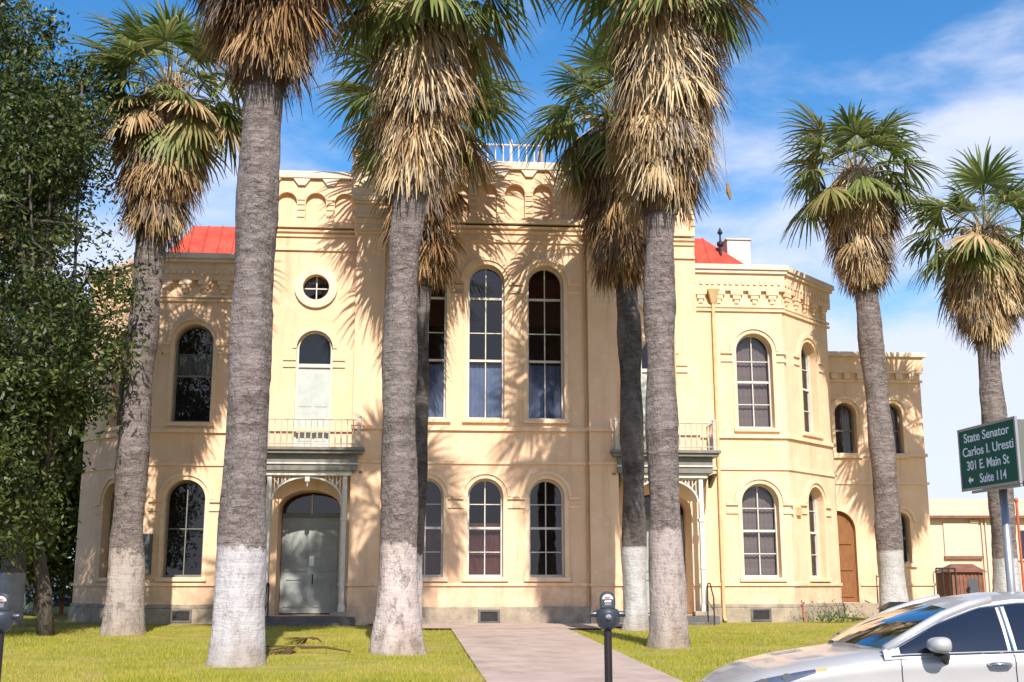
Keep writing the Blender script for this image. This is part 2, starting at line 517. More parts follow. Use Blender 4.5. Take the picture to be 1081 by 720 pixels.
def grass_mat():
    m = leaf_mat('grass_blades', [(0.18, 0.225, 0.02), (0.29, 0.325, 0.03), (0.41, 0.40, 0.042), (0.50, 0.44, 0.08)], .3, .6, .2)
    t = m.node_tree
    p = t.nodes['Principled BSDF']
    src = p.inputs['Base Color'].links[0].from_socket
    tc = t.nodes.new('ShaderNodeTexCoord')
    for sc_, a, b_, f, cc in ((.35, .48, .62, .75, (0.50, 0.42, 0.10)), (1.3, .58, .68, .8, (0.46, 0.36, 0.17)), (.8, .60, .70, .6, (0.12, 0.20, 0.02))):
        n = t.nodes.new('ShaderNodeTexNoise'); n.inputs['Scale'].default_value = sc_; n.inputs['Detail'].default_value = 5
        t.links.new(tc.outputs['Object'], n.inputs['Vector'])
        r = t.nodes.new('ShaderNodeMapRange'); r.inputs['From Min'].default_value = a; r.inputs['From Max'].default_value = b_; r.inputs['To Max'].default_value = f
        t.links.new(n.outputs['Fac'], r.inputs['Value'])
        x = t.nodes.new('ShaderNodeMix'); x.data_type = 'RGBA'
        t.links.new(r.outputs[0], x.inputs[0]); t.links.new(src, x.inputs[6]); x.inputs[7].default_value = (*cc, 1)
        src = x.outputs[2]
    for l in list(t.links):
        if l.to_node.type in ('BSDF_PRINCIPLED', 'BSDF_TRANSLUCENT') and l.to_socket.name in ('Base Color', 'Color'):
            t.links.remove(l)
    t.links.new(src, p.inputs['Base Color'])
    t.links.new(src, [n for n in t.nodes if n.type == 'BSDF_TRANSLUCENT'][0].inputs['Color'])
    return m
M['grass'] = grass_mat()
M['bark'] = noise_mat('oak_bark', (0.06, 0.05, 0.04), (0.12, 0.10, 0.085), 6, .95, .9, 14, stretch=(2, 2, .5))
M['silver'] = paint_mat('silver_car_paint', (0.50, 0.49, 0.475), .42, .30, .6)
M['carglass'] = paint_mat('tinted_car_glass', (0.010, 0.014, 0.026), .05, 0, 0, .9)
M['windscreen'] = glass_mat('windscreen_glass', (.62, .63, .60), .02, .05)
M['chrome'] = paint_mat('chrome_trim', (0.75, 0.75, 0.76), .12, 1.0)
M['blackplastic'] = paint_mat('black_plastic', (0.02, 0.02, 0.022), .45)
M['tyre'] = paint_mat('tyre_rubber', (0.02, 0.02, 0.02), .85)
M['lampglass'] = paint_mat('headlight_lens', (0.10, 0.12, 0.17), .06, .3, 1.0)
M['amber'] = paint_mat('amber_marker', (0.65, 0.38, 0.14), .15, 0, 1.0)
M['bluecar'] = paint_mat('dark_blue_paint', (0.03, 0.045, 0.09), .3, .2, 1.0)
M['greycar'] = paint_mat('pale_grey_paint', (0.45, 0.46, 0.48), .3, .3, 1.0)
M['signgreen'] = paint_mat('green_sign_face', (0.002, 0.095, 0.06), .5, spec=.25)
M['signwhite'] = paint_mat('white_sign_lettering', (0.80, 0.82, 0.80), .5)
M['signframe'] = paint_mat('dull_sign_frame', (0.16, 0.17, 0.14), .5, .3)
M['galv'] = paint_mat('galvanised_steel', (0.42, 0.42, 0.43), .4, .7)
M['meterhead'] = paint_mat('meter_grey_metal', (0.07, 0.08, 0.095), .38, .5)
M['meterpost'] = paint_mat('meter_post_paint', (0.020, 0.016, 0.015), .5, .2)
M['lens'] = paint_mat('meter_window', (0.55, 0.57, 0.58), .1, 0, .5)
M['beige'] = noise_mat('beige_plaster', (0.60, 0.47, 0.36), (0.68, 0.54, 0.43), .6, .9, .2, 30, c3=(.5, .38, .28), f3=.3)
M['rust'] = noise_mat('rust_brown_metal', (0.17, 0.075, 0.05), (0.26, 0.12, 0.08), 3, .8, .3, 30)
M['redpaint'] = noise_mat('red_post_paint', (0.42, 0.09, 0.05), (0.50, 0.13, 0.07), 4, .6, .1, 30)
M['signpanel'] = paint_mat('white_panel', (0.75, 0.74, 0.70), .5)
M['bluegrey'] = paint_mat('blue_grey_box', (0.09, 0.10, 0.11), .5, .3)

# ------------------------------------------------------------------ ground
def sheet(name, pts, mat, z=None):
    b = MB()
    b.add([(p[0], p[1], p[2] if len(p) > 2 else z) for p in pts], [tuple(range(len(pts)))])
    return tag(b.build(name, mat), kind='structure')

sheet('ground', [(-2500, -2500), (2500, -2500), (2500, 2500), (-2500, 2500)], M['earth'], -0.06)
sheet('road', [(-200, -10), (200, -10), (200, 12.25), (-200, 12.25)], M['asphalt'], 0.0)
sheet('side_street', [(-34, 12.26), (-24, 12.26), (-24, 160), (-34, 160)], M['asphalt'], 0.0)
b = MB(); b.box(-22, 60, 12.25, 12.43, -.05, .14)
tag(b.build('kerb', M['walk'], bevel=.02), kind='structure')
b = MB()
for i in range(41):
    x = -22 + i * 2.0
    b.box(x, x + 1.985, 12.435, 17.0, .0, .15)
tag(b.build('sidewalk', M['walk'], bevel=.006), kind='structure')
LZ = lambda y: lawn_z(y)
b = MB()
for i in range(24):
    for j in range(40):
        x0, x1 = -22 + i * 2.5, -22 + (i + 1) * 2.5
        y0, y1 = 17 + j * 1.5, 17 + (j + 1) * 1.5
        def P(x, y):
            return (x, y, LZ(y) + .025 * noise.noise((x * .4, y * .4, 0)))
        b.quad(P(x0, y0), P(x1, y0), P(x1, y1), P(x0, y1))
tag(b.build('lawn', M['lawn'], smooth=True), kind='structure')
SOIL = [(-1.75, 24.6, .62, 2.2), (-4.9, 21.0, .55, .9), (2.95, 24.6, .5, 1.3), (-7.6, 30.0, .8, 1.0)]
# path from sidewalk to the steps of the courthouse
def path_edges(y):
    t = (y - 17.0) / 14.5
    t = min(t, 1.3)
    return (-.36 + (-1.54 + .36) * t, 2.38 + (1.59 - 2.38) * t)
b = MB()
ys = [16.9, 19.2, 21.5, 23.8, 26.1, 28.4, 30.7, 33.0]
for i in range(len(ys) - 1):
    ya, yb = ys[i], ys[i + 1] - .03
    a0, a1 = path_edges(ya); b0, b1 = path_edges(yb)
    za, zb = LZ(ya) + .045, LZ(yb) + .045
    b.add([(a0, ya, za), (a1, ya, za), (b1, yb, zb), (b0, yb, zb), (a0, ya, za - .1), (a1, ya, za - .1), (b1, yb, zb - .1), (b0, yb, zb - .1)],
          [(0, 1, 2, 3), (0, 4, 5, 1), (1, 5, 6, 2), (3, 2, 6, 7), (0, 3, 7, 4)])
b.add([(-2.6, 33.0, LZ(33) + .048), (2.4, 33.0, LZ(33) + .048), (4.6, 36.9, LZ(36.9) + .048), (-4.8, 36.9, LZ(36.9) + .048)], [(0, 1, 2, 3)])
tag(b.build('path', M['path']), kind='structure')

# ------------------------------------------------------------------ courthouse
ALPHA = R(4.5)
CH = empty('courthouse', (-.82, 36.5, 0), ALPHA)
tag(CH, 'pale yellow two-storey courthouse with arched windows, battlemented parapet and red roof', 'courthouse')
SI, CO = math.sin(ALPHA), math.cos(ALPHA)

def uz(px, py, w=0.0):
    rx, rz = ray(px, py)
    bx, by = -.82 - w * SI, 36.5 + w * CO
    u = (rx * by - bx) / (CO - rx * SI)
    return u, EYE + rz * (by + u * SI)


class Fr:
    """frame of a wall: a runs along it, d points out of it"""
    def __init__(self, p0, p1):
        self.p = Vector((p0[0], p0[1], 0))
        v = Vector((p1[0] - p0[0], p1[1] - p0[1], 0))
        self.len = v.length
        self.t = v.normalized()
        self.n = Vector((self.t.y, -self.t.x, 0))

    def __call__(self, a, d, z):
        return self.p + self.t * a + self.n * d + Vector((0, 0, z))


def fbox(b, fr, a0, a1, d0, d1, z0, z1, mi=0):
    b.add([fr(a0, d1, z0), fr(a1, d1, z0), fr(a1, d0, z0), fr(a0, d0, z0), fr(a0, d1, z1), fr(a1, d1, z1), fr(a1, d0, z1), fr(a0, d0, z1)],
          [(3, 2, 1, 0), (4, 5, 6, 7), (0, 1, 5, 4), (1, 2, 6, 5), (2, 3, 7, 6), (3, 0, 4, 7)], mi)


def arch(ac, w, z0, zt, rise=None, n=14):
    """outline of an arched opening, counter-clockwise from lower left"""
    r = w / 2
    rise = r if rise is None else rise
    zs = zt - rise
    pts = [(ac - r, z0), (ac + r, z0)]
    for k in range(n + 1):
        a = PI * k / n
        pts.append((ac + r * math.cos(a), zs + rise * math.sin(a)))
    return pts


def circle(ac, zc, r, n=28):
    return [(ac + r * math.cos(2 * PI * k / n), zc + r * math.sin(2 * PI * k / n)) for k in range(n)]


def panel(b, fr, outer, holes=(), depth=.42, d=0.0, depths=None, mi=0):
    loops = [outer] + list(holes)
    flat = [p for l in loops for p in l]
    tris = tessellate_polygon([[Vector((p[0], p[1], 0)) for p in l] for l in loops])
    fs = []
    for t in tris:
        (x0, y0), (x1, y1), (x2, y2) = flat[t[0]], flat[t[1]], flat[t[2]]
        if (x1 - x0) * (y2 - y0) - (x2 - x0) * (y1 - y0) < 0:
            t = (t[0], t[2], t[1])
        fs.append(tuple(t))
    b.add([fr(p[0], d, p[1]) for p in flat], fs, mi)
    for hi, h in enumerate(holes):
        dp = depths[hi] if depths else depth
        n = len(h)
        vs = [fr(p[0], d, p[1]) for p in h] + [fr(p[0], d - dp, p[1]) for p in h]
        b.add(vs, [(i, (i + 1) % n, n + (i + 1) % n, n + i) for i in range(n)], mi)


def ring(b, fr, inner, outer, d0, d1, closed=True, mi=0):
    """band between two outlines of equal length, from depth d0 to d1 (d1 in front)"""
    n = len(inner)
    vs = [fr(p[0], d1, p[1]) for p in inner] + [fr(p[0], d1, p[1]) for p in outer] + [fr(p[0], d0, p[1]) for p in inner] + [fr(p[0], d0, p[1]) for p in outer]
    fs = []
    for i in range(n if closed else n - 1):
        j = (i + 1) % n
        fs += [(i, n + i, n + j, j), (n + i, 3 * n + i, 3 * n + j, n + j), (2 * n + i, i, j, 2 * n + j)]
    if not closed:
        fs += [(0, 2 * n, 3 * n, n), (n - 1, 2 * n - 1, 4 * n - 1, 3 * n - 1)]
    b.add(vs, fs, mi)


def arc_pts(ac, zs, r, n=18, a0=0, a1=PI, rz=None):
    rz = r if rz is None else rz
    return [(ac + r * math.cos(a0 + (a1 - a0) * k / n), zs + rz * math.sin(a0 + (a1 - a0) * k / n)) for k in range(n + 1)]


def fill(b, fr, pts, d, mi=0):
    b.add([fr(p[0], d, p[1]) for p in pts], [tuple(range(len(pts)))], mi)


def window(fr, ac, w, z0, zt, hbars=(), thick=(), hood=True, blind=None, bz=(0, 1), label=None, ears=True, sill=True, deep=.38, vbar=True, wood='white'):
    r = w / 2
    zs = zt - r
    op = arch(ac, w, z0, zt)
    ins = arch(ac, w - .12, z0 + .075, zt - .06)
    b = MB()
    ring(b, fr, ins, op, -deep, -deep + .13)
    fo = b.build('window', M[wood], CH)
    if label: fo['label'] = label
    b = MB()
    fill(b, fr, arch(ac, w - .10, z0 + .05, zt - .05), -deep + .035)
    b.build('pane', M['glass'], fo)
    b = MB()
    def halfw(z):
        return (r - .07) if z < zs else math.sqrt(max((r - .07) ** 2 - (z - zs) ** 2, 0))
    if vbar:
        fbox(b, fr, ac - .016, ac + .016, -deep + .04, -deep + .075, z0 + .07, zt - .06)
    for z in hbars:
        fbox(b, fr, ac - halfw(z), ac + halfw(z), -deep + .04, -deep + .082, z - .014, z + .014)
    for z in thick:
        fbox(b, fr, ac - halfw(z), ac + halfw(z), -deep + .04, -deep + .105, z - .036, z + .036)
    b.build('sash', M[wood], fo)
    if sill:
        b = MB()
        fbox(b, fr, ac - r - .16, ac + r + .16, -deep + .131, .11, z0 - .13, z0 - .003)
        b.build('sill', M['trim'], fo, bevel=.012)
    if hood:
        b = MB()
        ring(b, fr, arc_pts(ac, zs, r + .004), arc_pts(ac, zs, r + .13), 0, .035, False)
        ring(b, fr, arc_pts(ac, zs, r + .132), arc_pts(ac, zs, r + .24), 0, .085, False)
        for s in (-1, 1):
            x0, x1 = sorted((ac + s * (r + .004), ac + s * (r + .13)))
            fbox(b, fr, x0, x1, 0, .033, z0, zs - .002)
            if ears:
                x0, x1 = sorted((ac + s * (r + .132), ac + s * (r + .52)))
                fbox(b, fr, x0, x1, 0, .07, zs - .09, zs - .003)
                fbox(b, fr, x0, x1, 0, .05, zs - .36, zs - .27)
        b.build('hood_mould', M['trim'], fo)
    if blind:
        b = MB()
        za, zb = z0 + (zt - z0) * bz[0], z0 + (zt - z0) * bz[1]
        n = 22
        rows = [za + (zb - za) * k / 8 for k in range(9)]
        vs = []
        for z in rows:
            hw = halfw(z) + .03
            for i in range(n + 1):
                vs.append(fr(ac - hw + 2 * hw * i / n, -deep - .09 + .018 * math.sin(i * 1.9 + ac), z))
        b.add(vs, [(j * (n + 1) + i, j * (n + 1) + i + 1, (j + 1) * (n + 1) + i + 1, (j + 1) * (n + 1) + i) for j in range(8) for i in range(n)])
        b.build('curtain', blind, fo)
    return op


def courses(parent, fr, a0, a1, prof, dz=0.0, name='string_course'):
    for z0, z1, pr in prof:
        b = MB()
        fbox(b, fr, a0, a1, 0.0, pr, z0 + dz, z1 + dz)
        b.build(name, M['trim'], parent)


def band(b, fr, a0, a1, prof, dz=0.0):
    for z0, z1, pr in prof:
        fbox(b, fr, a0, a1, 0.0, pr, z0 + dz, z1 + dz)


ZBASE = .1
STR = [(1.50, 1.585, .06), (5.20, 5.29, .055), (6.24, 6.36, .085)]     # string courses
PLINTH = .88
# --- plan: centre face w=0, pavilions w=.6, wings w=1.2, canted corners, sides
CX, PX = 4.14, 6.95
frC = Fr((-CX, 0), (CX, 0))
frPL = Fr((-PX, .6), (-CX, .6))
frPR = Fr((CX, .6), (PX, .6))
frWL = Fr((-10.6, 1.2), (-PX, 1.2))
frWR = Fr((PX, 1.2), (10.0, 1.2))
frKL = Fr((-13.3, 3.9), (-10.6, 1.2))
frKR = Fr((10.0, 1.2), (12.4, 3.6))

walls = []
# centre
wC = MB()
holes = []
dep = .34
for u, lw in ((-1.84, 1), (0.0, 1), (1.90, 1)):
    holes.append(window(frC, CX + u, 1.16, 6.62, 11.62, hbars=(9.42,), thick=(10.55, 8.52), blind=M['blind_blue'], bz=(.0, .36)))
    holes.append(window(frC, CX + u, 1.10, 1.76, 4.76, hbars=(3.98, 2.52), thick=(3.25,), blind=M['blind_red'] if u < 1 else None, bz=(0, .55)))
ZC_PAR = 12.82
panel(wC, frC, [(0, PLINTH), (2 * CX, PLINTH), (2 * CX, ZC_PAR), (0, ZC_PAR)], holes)
wallC = wC.build('wall', M['stucco'], CH)
courses(wallC, frC, .92, 2 * CX - .92, STR)
courses(wallC, frC, .92, 2 * CX - .92, [(12.36, 12.44, .07), (12.66, 12.74, .06), (12.82, 12.90, .10), (12.98, 13.10, .16)])

# blind arcade parapets
def arcade(fr, a0, a1, zb, zt, n, dproj=.16, cap=.26):
    b = MB()
    f2 = Fr((0, 0), (1, 0)); f2.p, f2.t, f2.n = fr.p + fr.n * dproj, fr.t, fr.n
    w = (a1 - a0) / n
    hs = []
    for i in range(n):
        ac = a0 + w * (i + .5)
        hs.append(arch(ac, w * .70, zb + .06, zt - .46, n=12))
    panel(b, f2, [(a0, zb), (a1, zb), (a1, zt), (a0, zt)], hs, depth=dproj + .05)
    fill(b, fr, [(a0, zb), (a1, zb), (a1, zt), (a0, zt)], -.05)
    # back and top thickness
    b.quad(f2(a0, 0, zt), f2(a1, 0, zt), f2(a1, -.6, zt), f2(a0, -.6, zt))
    b.quad(f2(a1, -.6, zb), f2(a0, -.6, zb), f2(a0, -.6, zt), f2(a1, -.6, zt))
    b.quad(f2(a0, 0, zb), f2(a1, 0, zb), f2(a1, -dproj, zb), f2(a0, -dproj, zb))
    b.quad(f2(a0, -.6, zb), f2(a0, 0, zb), f2(a0, 0, zt), f2(a0, -.6, zt))
    b.quad(f2(a1, 0, zb), f2(a1, -.6, zb), f2(a1, -.6, zt), f2(a1, 0, zt))
    po = b.build('parapet', M['stucco'], CH)
    for i in range(n + 1):                               # banded corbel shafts between the arches
        b = MB()
        ac = a0 + w * i
        h = w * .13
        x0, x1 = max(a0, ac - h), min(a1, ac + h)
        for k, z in enumerate((.16, .40, .58, .74)):
            fbox(b, f2, x0, x1, 0, .035, zb + .06 + z, zb + .06 + z + .07)
        b.build('corbel', M['trim'], po)
    b = MB()
    fbox(b, f2, a0 - .03, a1 + .03, -.62, .12, zt + .002, zt + cap)
    for i in range(n + 1):                               # hanging tabs below the cap
        ac = a0 + w * i
        x0, x1 = max(a0, ac - w * .31), min(a1, ac + w * .31)
        y0, y1 = max(a0, ac - w * .12), min(a1, ac + w * .12)
        zz = zt - .24
        b.add([f2(x0, .09, zt), f2(x1, .09, zt), f2(y1, .09, zz), f2(y0, .09, zz), f2(x0, 0, zt), f2(x1, 0, zt), f2(y1, 0, zz), f2(y0, 0, zz)],
              [(3, 2, 1, 0), (0, 4, 7, 3), (2, 6, 5, 1), (3, 7, 6, 2)])
    b.build('coping', M['cap'], po, bevel=.015)
    return po

arcade(frC, .95, 2 * CX - .95, 13.10, 14.78, 7)
# pavilions
def oculus(fr, ac, zc, r):
    b = MB()
    ring(b, fr, circle(ac, zc, r), circle(ac, zc, r + .26), 0, .10)
    fo = b.build('window', M['cap'], CH)
    fo['label'] = 'round oculus window with broad pale ring'
    b = MB(); fill(b, fr, circle(ac, zc, r + .03), -.22); b.build('pane', M['glass'], fo)
    b = MB()
    fbox(b, fr, ac - .018, ac + .018, -.21, -.17, zc - r, zc + r)
    fbox(b, fr, ac - r, ac + r, -.21, -.172, zc - .018, zc + .018)
    b.build('sash', M['white'], fo)
    return circle(ac, zc, r)

ZP = 12.86
def pavilion(fr, ac, side):
    w = MB()
    holes, deps = [], []
    holes.append(oculus(fr, ac, 10.9, .42)); deps.append(.25)
    # balcony door: arched light over a pale shutter
    op = arch(ac + .02, 1.14, 5.72, 9.48)
    b = MB()
    ring(b, fr, arch(ac + .02, 1.0, 5.80, 9.41), op, -.24, -.12)
    d_ = b.build('balcony_door', M['white'], CH)
    b = MB(); fill(b, fr, arch(ac + .02, 1.06, 8.42, 9.44), -.21); b.build('pane', M['glass'], d_)
    b = MB()
    fbox(b, fr, ac + .02 - .5, ac + .02 + .5, -.22, -.16, 5.78, 8.30)
    for s in (-1, 1):
        for z0, z1 in ((5.95, 6.9), (7.05, 8.15)):
            x0, x1 = sorted((ac + .02 + s * .06, ac + .02 + s * .44))
            fbox(b, fr, x0, x1, -.16, -.145, z0, z1)
    b.build('shutter', M['palegreen'], d_, bevel=.006)
    b = MB(); fbox(b, fr, ac + .02 - .5, ac + .02 + .5, -.22, -.10, 8.305, 8.42); b.build('transom', M['white'], d_)
    b = MB()
    zs = 9.48 - .57
    ring(b, fr, arc_pts(ac + .02, zs, .575), arc_pts(ac + .02, zs, .70), 0, .04, False)
    for s in (-1, 1):
        x0, x1 = sorted((ac + .02 + s * .58, ac + .02 + s * .98))
        fbox(b, fr, x0, x1, 0, .05, zs - .62, zs - .55); fbox(b, fr, x0, x1, 0, .05, zs - .40, zs - .33)
    b.build('hood_mould', M['trim'], d_)
    holes.append(op); deps.append(.26)
    # entrance
    eo = arch(ac + .03, 1.90, .62, 4.42, rise=.55)
    holes.append(eo); deps.append(1.15)
    panel(w, fr, [(0, .4), (fr.len, .4), (fr.len, ZP), (0, ZP)], holes, depths=deps)
    wo = w.build('wall', M['stucco'], CH)
    courses(wo, fr, 0, fr.len, STR[2:])
    courses(wo, fr, 0, fr.len, [(12.12, 12.20, .07), (12.58, 12.66, .06), (12.74, 12.80, .09), (12.88, 13.0, .14)])
    for s0, s1 in ((0, .36), (fr.len - .36, fr.len)):
        courses(wo, fr, s0, s1, STR[:1])
    arcade(fr, 0, fr.len, 13.0, 14.52, 3, .12, .24)
    # door in the porch recess
    b = MB()
    D = -1.08
    fbox(b, fr, ac + .03 - .93, ac + .03 + .93, D - .06, D, .66, 3.62)
    en = b.build('entrance_door', M['doorgrey'], CH)
    b = MB()
    for s in (-1, 1):
        for z0, z1 in ((.85, 1.75), (1.95, 3.35)):
            x0, x1 = sorted((ac + .03 + s * .10, ac + .03 + s * .82))
            ring(b, fr, [(x0 + .07, z0 + .07), (x1 - .07, z0 + .07), (x1 - .07, z1 - .07), (x0 + .07, z1 - .07)], [(x0, z0), (x1, z0), (x1, z1), (x0, z1)], D, D + .03)
    b.build('door_moulding', M['doorgrey'], en)
    b = MB(); fbox(b, fr, ac + .03 - .93, ac + .03 + .93, D - .06, D + .05, 3.625, 3.75); b.build('transom', M['greywood'], en)
    b = MB(); fill(b, fr, arch(ac + .03, 1.86, 3.76, 4.40, rise=.5), D - .03); b.build('fanlight', M['glass'], en)
    b = MB(); fbox(b, fr, ac + .0, ac + .04, D - .02, D + .03, 3.76, 4.36); b.build('fanlight_bar', M['white'], en)
    if side < 0:
        b = MB(); fbox(b, fr, ac - .02, ac + .17, D + .004, D + .012, 2.12, 2.42); b.build('paper_notice', M['signpanel'], en)
    b = MB(); b.tube([fr(ac + .10, D + .07, 1.55), fr(ac + .10, D + .07, 1.85)], .018, 8); b.build('handle', M['iron'], en)
    # porch: posts, frieze, arched fretwork
    b = MB(); fbox(b, fr, ac - 1.50, ac + 1.50, .05, .90, 4.94, 5.44)
    po = b.build('porch', M['greywood'], CH, bevel=.01)
    b = MB()
    fbox(b, fr, ac - 1.34, ac + 1.34, .02, .80, 4.80, 4.935)
    fbox(b, fr, ac - 1.54, ac + 1.54, .02, .95, 5.13, 5.18)
    b.build('cornice', M['white'], po, bevel=.01)
    for s in (-1, 1):
        b = MB()
        x = ac + s * 1.14
        fbox(b, fr, x - .07, x + .07, .60, .74, .62, 4.797)
        fbox(b, fr, x - .10, x + .10, .57, .77, .62, .95)
        fbox(b, fr, x - .10, x + .10, .57, .77, 3.45, 3.55)
        fbox(b, fr, x - .09, x + .09, .58, .76, 2.0, 2.06)
        b.build('post', M['white'], po, bevel=.008)
        b = MB()                                          # spandrel bracket with pierced pattern
        zs = 4.05
        ring(b, fr, arc_pts(ac, zs, 1.02, 10, 0 if s > 0 else PI, R(62) if s > 0 else PI - R(62), rz=.68), arc_pts(ac, zs, 1.07, 10, 0 if s > 0 else PI, R(62) if s > 0 else PI - R(62), rz=.74), .63, .71, False)
        for k in range(5):
            x = ac + s * (.55 + .11 * k)
            za = zs + .74 * math.sqrt(max(0, 1 - ((x - ac) / 1.07) ** 2))
            fbox(b, fr, x - .014, x + .014, .645, .695, za, 4.797)
        ang = MB()
        b.tube([fr(ac + s * 1.05, .67, 4.22), fr(ac + s * .62, .67, 4.78)], .018, 6)
        b.tube([fr(ac + s * 1.05, .67, 4.74), fr(ac + s * .86, .67, 4.52)], .016, 6)
        b.build('bracket', M['white'], po)
    b = MB()
    ring(b, fr, arc_pts(ac, 4.05, 1.02, 10, R(62), R(118), rz=.68), arc_pts(ac, 4.05, 1.07, 10, R(62), R(118), rz=.74), .63, .71, False)
    fbox(b, fr, ac - .07, ac + .07, .60, .75, 4.62, 4.797)
    b.tube([fr(ac, .67, 4.62), fr(ac, .67, 4.46)], [.04, .015], 8)
    b.build('keystone', M['white'], po)
    for s in (-1, 1):
        b = MB()
        for q in (-.12, .12):
            x = ac + s * 1.48 + q
            b.add([fr(x - .05, 0.0, 4.55), fr(x + .05, 0.0, 4.55), fr(x + .05, .16, 4.6), fr(x - .05, .16, 4.6), fr(x - .05, 0, 4.94), fr(x + .05, 0, 4.94), fr(x + .05, .85, 4.94), fr(x - .05, .85, 4.94)],
                  [(0, 1, 2, 3), (3, 2, 6, 7), (0, 3, 7, 4), (1, 5, 6, 2)])
        b.build('console', M['greywood'], po)
    # balcony
    b = MB(); fbox(b, fr, ac - 1.66, ac + 1.66, .03, 1.10, 5.443, 5.54); fbox(b, fr, ac - 1.72, ac + 1.72, .03, 1.17, 5.543, 5.64)
    ba = b.build('balcony', M['greywood'], CH, bevel=.012)
    b = MB()
    def rail(p0, p1, n):
        for z, r_ in ((6.50, .026), (5.75, .018)):
            b.tube([fr(p0[0], p0[1], z), fr(p1[0], p1[1], z)], r_, 8)
        for i in range(n + 1):
            t = i / n
            a, d = p0[0] + (p1[0] - p0[0]) * t, p0[1] + (p1[1] - p0[1]) * t
            b.tube([fr(a, d, 5.64), fr(a, d, 5.95), fr(a, d, 6.25), fr(a, d, 6.49)], [.015, .030, .012, .018], 6)
    rail((ac - 1.55, 1.0), (ac + 1.55, 1.0), 17)
    rail((ac - 1.55, .08), (ac - 1.55, 1.0), 5)
    rail((ac + 1.55, .08), (ac + 1.55, 1.0), 5)
    b.build('balustrade', M['oldwhite'], ba)
    for s in (-1, 1):
        b = MB()
        fbox(b, fr, ac + s * 1.55 - .05, ac + s * 1.55 + .05, .95, 1.05, 5.643, 6.56)
        fbox(b, fr, ac + s * 1.55 - .065, ac + s * 1.55 + .065, .935, 1.065, 6.563, 6.61)
        b.build('newel', M['oldwhite'], ba, bevel=.008)
    # steps and landing of dark stone
    b = MB()
    fbox(b, fr, ac - 1.55, ac + 1.55, -1.2, .95, .0, .60)
    fbox(b, fr, ac - 1.15, ac + 1.15, .953, 1.28, .0, .44)
    b.build('steps', M['darkstone'], CH, bevel=.02)
    b = MB()
    fbox(b, fr, ac + .80, ac + 1.30, .46, .90, .603, .74)
    b.build('post_pedestal', M['stone'], CH, bevel=.02)
    b = MB()
    for s in ((-1,) if side < 0 else (1,)):
        x = ac + s * (1.22 if s > 0 else 1.02)
        b.tube([fr(x, .80, .6), fr(x, .80, 1.45), fr(x, .90, 1.58), fr(x, 1.15, 1.58), fr(x, 1.55, 1.15), fr(x, 1.55, .28)], .022, 8)
        b.tube([fr(x, .84, 1.05), fr(x, 1.55, .78)], .014, 6)
    b.build('handrail', M['iron'], CH)

pavilion(frPL, PX - 5.45, -1)
pavilion(frPR, 5.60 - CX, 1)

# corner piers between centre and pavilions
for s in (-1, 1):
    x0 = -CX if s < 0 else CX - .90
    f = Fr((x0, -.14), (x0 + .90, -.14))
    b = MB()
    fbox(b, f, 0, .90, -.80, 0, PLINTH, 12.5)
    fbox(b, f, -.02, .92, -.80, .025, .2, PLINTH - .003)
    band(b, f, -.03, .93, STR)
    pr = b.build('pier', M['stucco'], CH)
    b = MB()
    z = 12.503
    for k, (h, e) in enumerate(((.10, .05), (.09, .10), (.13, .06), (.20, .09), (.10, .16), (.34, .12), (.10, .18), (.12, .22), (.95, .15), (.14, .22), (.42, .16))):
        fbox(b, f, -e, .90 + e, -.80 - e, e, z, z + h)
        z += h + .002
    b.build('turret', M['trim'], pr, bevel=.012)
    b = MB(); fbox(b, f, -.24, 1.14, -1.04, .24, z, z + .14); b.build('coping', M['cap'], pr, bevel=.015)

# downpipes
def downpipe(fr, a, zt, zb, head=True):
    b = MB()
    b.tube([fr(a, .10, zt), fr(a, .10, zb + .2), fr(a, .13, zb + .08), fr(a, .3, zb)], .055, 8)
    o = b.build('downpipe', M['pipe'], CH, smooth=True)
    if head:
        b = MB()
        b.add([fr(a - .20, .03, zt + .45), fr(a + .20, .03, zt + .45), fr(a + .20, .30, zt + .45), fr(a - .20, .30, zt + .45), fr(a - .07, .04, zt), fr(a + .07, .04, zt), fr(a + .07, .16, zt), fr(a - .07, .16, zt)],
              [(0, 1, 2, 3), (7, 6, 5, 4), (2, 1, 5, 6), (3, 2, 6, 7), (0, 3, 7, 4), (1, 0, 4, 5)])
        b.build('rain_head', M['pipe'], o)
downpipe(frWR, .70, 10.75, .42)
for fr_, a in ((frC, 2 * CX - .98), (frPR, 2.05)):
    b = MB(); b.tube([fr_(a, .05, 12.3), fr_(a, .05, .9 if fr_ is frC else 5.7)], .03, 6)
    b.build('downpipe', M['pipe'], CH)

